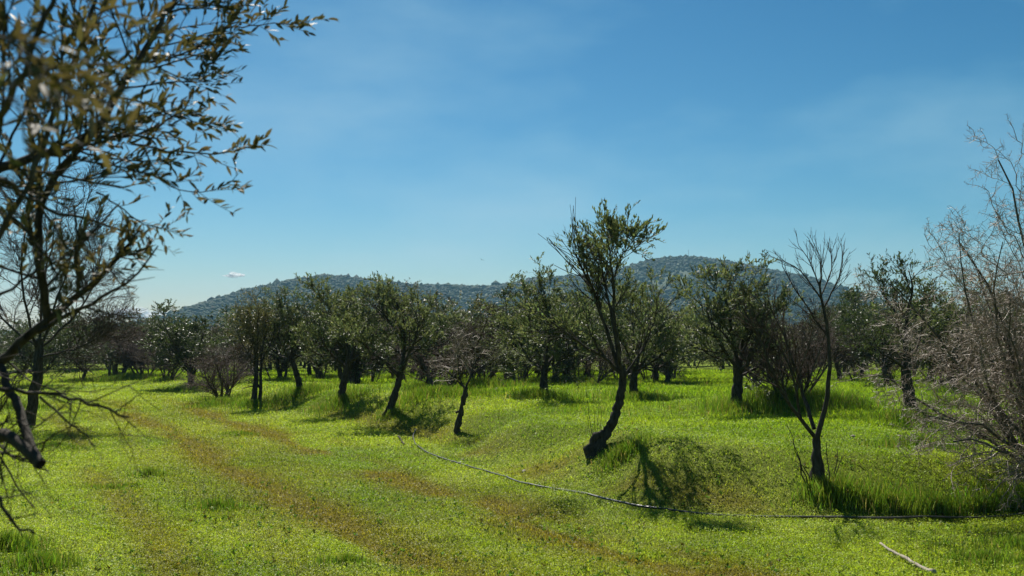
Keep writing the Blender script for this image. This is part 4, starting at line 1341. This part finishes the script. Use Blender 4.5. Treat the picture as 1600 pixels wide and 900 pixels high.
# ------------------------------------------------------------------ hose, stick, stones, bird, mast, cloud
def simple_mat(name, c1, c2, rough, scale=20, spec=0.4):
    return bark_mat(name, c1, c2, scale, rough, 0.2, spec)


hp = [gpx(*p) for p in [(650, 672), (645, 684), (648, 696), (662, 708), (690, 718), (720, 727), (760, 741), (820, 758), (880, 770), (940, 785), (1000, 799), (1080, 806), (1160, 810), (1240, 811),
                        (1330, 815), (1420, 816), (1500, 815), (1560, 810), (1600, 806), (1680, 796)]]
hp = np.array(hp)
sarc = np.concatenate([[0], np.cumsum(np.linalg.norm(np.diff(hp, axis=0), axis=1))]); sarc /= sarc[-1]
q = np.linspace(0, 1, 160)
hx_, hy_ = np.interp(q, sarc, hp[:, 0]), np.interp(q, sarc, hp[:, 1])
for _ in range(6):
    hx_[1:-1] = (hx_[:-2] + 2 * hx_[1:-1] + hx_[2:]) / 4; hy_[1:-1] = (hy_[:-2] + 2 * hy_[1:-1] + hy_[2:]) / 4
hz_ = ground(hx_, hy_)
for _ in range(12):
    hz_[1:-1] = np.maximum(hz_[1:-1], (hz_[:-2] + hz_[2:]) / 2)
hz_ = hz_ + 0.034 + 0.012 * np.sin(q * 31)
pl = (np.stack([hx_, hy_, hz_], -1)[None], np.full((1, 160), 0.0125))
v, f = tubes([pl], [10])
m, n_n, l_n, out = nmat('hose_rubber')
p_ = n_n.new('ShaderNodeBsdfPrincipled')
g_ = n_n.new('ShaderNodeNewGeometry')
l_n.new(ramp(n_n, l_n, noise(n_n, l_n, 3.0, 4, g_.outputs['Position']), [(0.4, (0.018, 0.017, 0.016)), (0.7, (0.07, 0.065, 0.06))]), p_.inputs['Base Color'])
p_.inputs['Roughness'].default_value = 0.38
p_.inputs['Specular IOR Level'].default_value = 0.6
l_n.new(p_.outputs[0], out.inputs['Surface'])
tag(mesh_obj('irrigation_hose', v, f, m, smooth=True), 'long black irrigation hose lying along the foot of the bank', 'hose')


def stick(name, a, b, r0, r1, mat, label, cat='stick', lift=0.05, seed=1):
    r_ = np.random.default_rng(seed)
    A, Bp = gpx(*a), gpx(*b)
    pts = [A + (Bp - A) * t for t in np.linspace(0, 1, 6)]
    pts = [np.array([p[0], p[1], float(ground(p[0], p[1])) + lift]) for p in pts]
    pl = polyline(pts, 16, r0, r1, .004, r_)
    v, f = tubes([(pl[0], knobbly(pl[1], r_, .08))], [9])
    # close the ends
    nv = len(v); c0, c1 = v[:9].mean(0), v[-9:].mean(0)
    v = np.concatenate([v, [c0, c1]])
    j = np.arange(9); jn = (j + 1) % 9
    t = np.concatenate([np.stack([j, np.full(9, nv), jn], -1), np.stack([nv - 9 + j, nv - 9 + jn, np.full(9, nv + 1)], -1)])
    return tag(mesh_obj(name, v, [f, t], mat, smooth=True), label, cat)


M_STICK = bark_mat('weathered_wood', (0.20, 0.17, 0.13), (0.45, 0.40, 0.33), 20, 0.7)
stick('stick', (1376, 857), (1460, 902), .013, .022, M_STICK, 'pale weathered stick lying in the grass in the lower right corner')
stick('stick', (622, 685), (632, 698), .02, .012, M_BARK, 'short dark crooked stick lying at the upper end of the hose', seed=2)


def stone(px, py, r, label, seed, mat):
    p = gpx(px, py)
    r_ = np.random.default_rng(seed)
    bm = bmesh.new(); bmesh.ops.create_icosphere(bm, subdivisions=3, radius=1)
    V = np.array([v.co[:] for v in bm.verts]); Fc = np.array([[v.index for v in f.verts] for f in bm.faces]); bm.free()
    d = fbm(V[:, 0] * 1.7 + seed, V[:, 1] * 1.7 + V[:, 2], seed, 3)
    V = V * (0.75 + 0.5 * d)[:, None] * np.array([1.25, 0.9, 0.7]) * r
    o = mesh_obj('stone', V, Fc, mat, smooth=True)
    o.location = (p[0], p[1], p[2] + r * 0.45)
    o.rotation_euler = (0, 0, r_.uniform(0, 6))
    tag(o, label, 'stone')


M_STONE = bark_mat('limestone', (0.20, 0.18, 0.14), (0.38, 0.35, 0.29), 18, 0.8)
stone(819, 738, .04, 'pale round stone on the face of the bank above the hose', 5, M_STONE)
stone(722, 720, .032, 'small pale stone near the hose below the small dead tree', 6, M_STONE)
stone(1333, 684, .04, 'grey stone in the hump right of the bare forked tree', 7, M_STONE)

# bird
bp = at(753, 406, 120)
bm = bmesh.new()
bv = [(0, .22, 0), (0, -.25, 0), (.05, 0, .03), (-.05, 0, .03), (0, 0, -.05), (.35, .06, .14), (.38, -.04, .14), (.7, -.10, .04), (-.35, .06, .14), (-.38, -.04, .14), (-.7, -.10, .04), (.05, .08, .03), (-.05, .08, .03), (.06, -.38, 0), (-.06, -.38, 0)]
vv = [bm.verts.new(p) for p in bv]
for fc in [(0, 11, 12), (11, 2, 3, 12), (2, 1, 3), (0, 4, 11), (11, 4, 2), (2, 4, 1), (0, 12, 4), (12, 3, 4), (3, 1, 4), (11, 5, 6, 2), (5, 7, 6), (12, 3, 9, 8), (8, 9, 10), (1, 13, 14)]:
    bm.faces.new([vv[i] for i in fc])
me = bpy.data.meshes.new('bird'); bm.to_mesh(me); bm.free()
me.materials.append(bark_mat('bird_feathers', (0.02, 0.02, 0.02), (0.05, 0.05, 0.05)))
bo = bpy.data.objects.new('bird', me); COL.objects.link(bo)
bo.location = tuple(bp); bo.rotation_euler = (0, 0.3, 0.7); bo.scale = (.62, .62, .62)
tag(bo, 'small dark bird flying above the low saddle of the hills', 'bird')

# mast on the summit
mx0, _, _ = at(1077, 402, HY)
mz0 = float(hill_z(np.array([mx0]), np.array([HY + 10.]))[0])
mast = polyline([(0, 0, -2), (0, 0, 6), (0, 0, 14)], 6, .35, .2)
arms = stack([polyline([(-1.2, 0, z), (0, 0, z), (1.2, 0, z)], 6, .12, .12) for z in (9, 11.5)])
v, f = tubes([mast, arms], [6, 4])
mo = mesh_obj('radio_mast', v, f, bark_mat('mast_steel', (.2, .2, .2), (.3, .3, .3)))
mo.location = (mx0, HY + 5, mz0)
tag(mo, 'thin radio mast standing on the summit of the round hill', 'mast')


# clouds, far beyond the haze
def cloud(px, py, w, h, Y, label, seed, n=26, soft=0.6):
    c = at(px, py, Y)
    r_ = np.random.default_rng(seed)
    W_, H_ = w / F * Y, h / F * Y
    bm = bmesh.new(); bmesh.ops.create_icosphere(bm, subdivisions=3, radius=1)
    S3 = np.array([v.co[:] for v in bm.verts]); F3 = np.array([[v.index for v in f.verts] for f in bm.faces]); bm.free()
    Vs, Fs = [], []
    for i in range(n):
        t = r_.uniform(-1, 1)
        r0 = H_ * 0.36 * (1.15 - t * t) * r_.uniform(.6, 1.1)
        ctr = np.array([t * W_ * 0.42, r_.uniform(-.3, .3) * W_ * 0.4, r_.uniform(-.1, .4) * H_ * (1 - t * t)])
        Vs.append(S3 * r0 * np.array([1.9, 1.5, .8]) * (0.8 + 0.4 * fbm(S3[:, 0] * 2 + i, S3[:, 1] * 2 + S3[:, 2], seed + i, 3))[:, None] + ctr)
        Fs.append(F3 + i * len(S3))
    m, n_, l, out = nmat('cloud_vapour')
    df = n_.new('ShaderNodeBsdfDiffuse'); df.inputs['Color'].default_value = (.9, .9, .9, 1)
    tl = n_.new('ShaderNodeBsdfTranslucent'); tl.inputs['Color'].default_value = (.95, .95, .95, 1)
    x1 = n_.new('ShaderNodeMixShader'); x1.inputs[0].default_value = 0.6
    l.new(df.outputs[0], x1.inputs[1]); l.new(tl.outputs[0], x1.inputs[2])
    tp = n_.new('ShaderNodeBsdfTransparent')
    lw = n_.new('ShaderNodeLayerWeight'); lw.inputs['Blend'].default_value = 0.5
    tcc = n_.new('ShaderNodeTexCoord')
    f_ = noise(n_, l, 6.0 / W_, 5, tcc.outputs['Object'])
    ad = n_.new('ShaderNodeMath'); ad.operation = 'ADD'
    l.new(lw.outputs['Facing'], ad.inputs[0]); l.new(f_, ad.inputs[1])
    rc = n_.new('ShaderNodeMapRange'); rc.inputs[1].default_value = 0.5; rc.inputs[2].default_value = 1.25
    rc.inputs[3].default_value = 1 - soft; rc.inputs[4].default_value = 1.0
    l.new(ad.outputs[0], rc.inputs[0])
    x2 = n_.new('ShaderNodeMixShader'); l.new(rc.outputs[0], x2.inputs[0])
    l.new(x1.outputs[0], x2.inputs[1]); l.new(tp.outputs[0], x2.inputs[2])
    l.new(x2.outputs[0], out.inputs['Surface'])
    o = mesh_obj('cloud', np.concatenate(Vs), np.concatenate(Fs), m, smooth=True)
    o.location = tuple(c)
    tag(o, label, 'cloud')


S.cycles.volume_bounces = 2
cloud(366, 431, 42, 11, 5200, 'small white cloud above the left shoulder of the hills', 3, 14)
cloud(215, 495, 170, 26, 5200, 'long low white cloud bank lying on the horizon behind the left hill foot', 4, 30, 0.75)

# ------------------------------------------------------------------ haze
bm = bmesh.new(); bmesh.ops.create_cube(bm, size=1)
me = bpy.data.meshes.new('haze'); bm.to_mesh(me); bm.free()
m, n_n, l_n, out = nmat('haze_air')
vol = n_n.new('ShaderNodeVolumePrincipled')
vol.inputs['Color'].default_value = (0.36, 0.68, 1.0, 1)
vol.inputs['Density'].default_value = 0.00015
vol.inputs['Anisotropy'].default_value = 0.0
l_n.new(vol.outputs[0], out.inputs['Volume'])
me.materials.append(m)
hz = bpy.data.objects.new('haze', me); COL.objects.link(hz)
hz.scale = (6200, 6200, 182); hz.location = (0, 17, 89.3)
tag(hz, 'thin blue air haze in front of the hills', 'haze', kind='stuff')
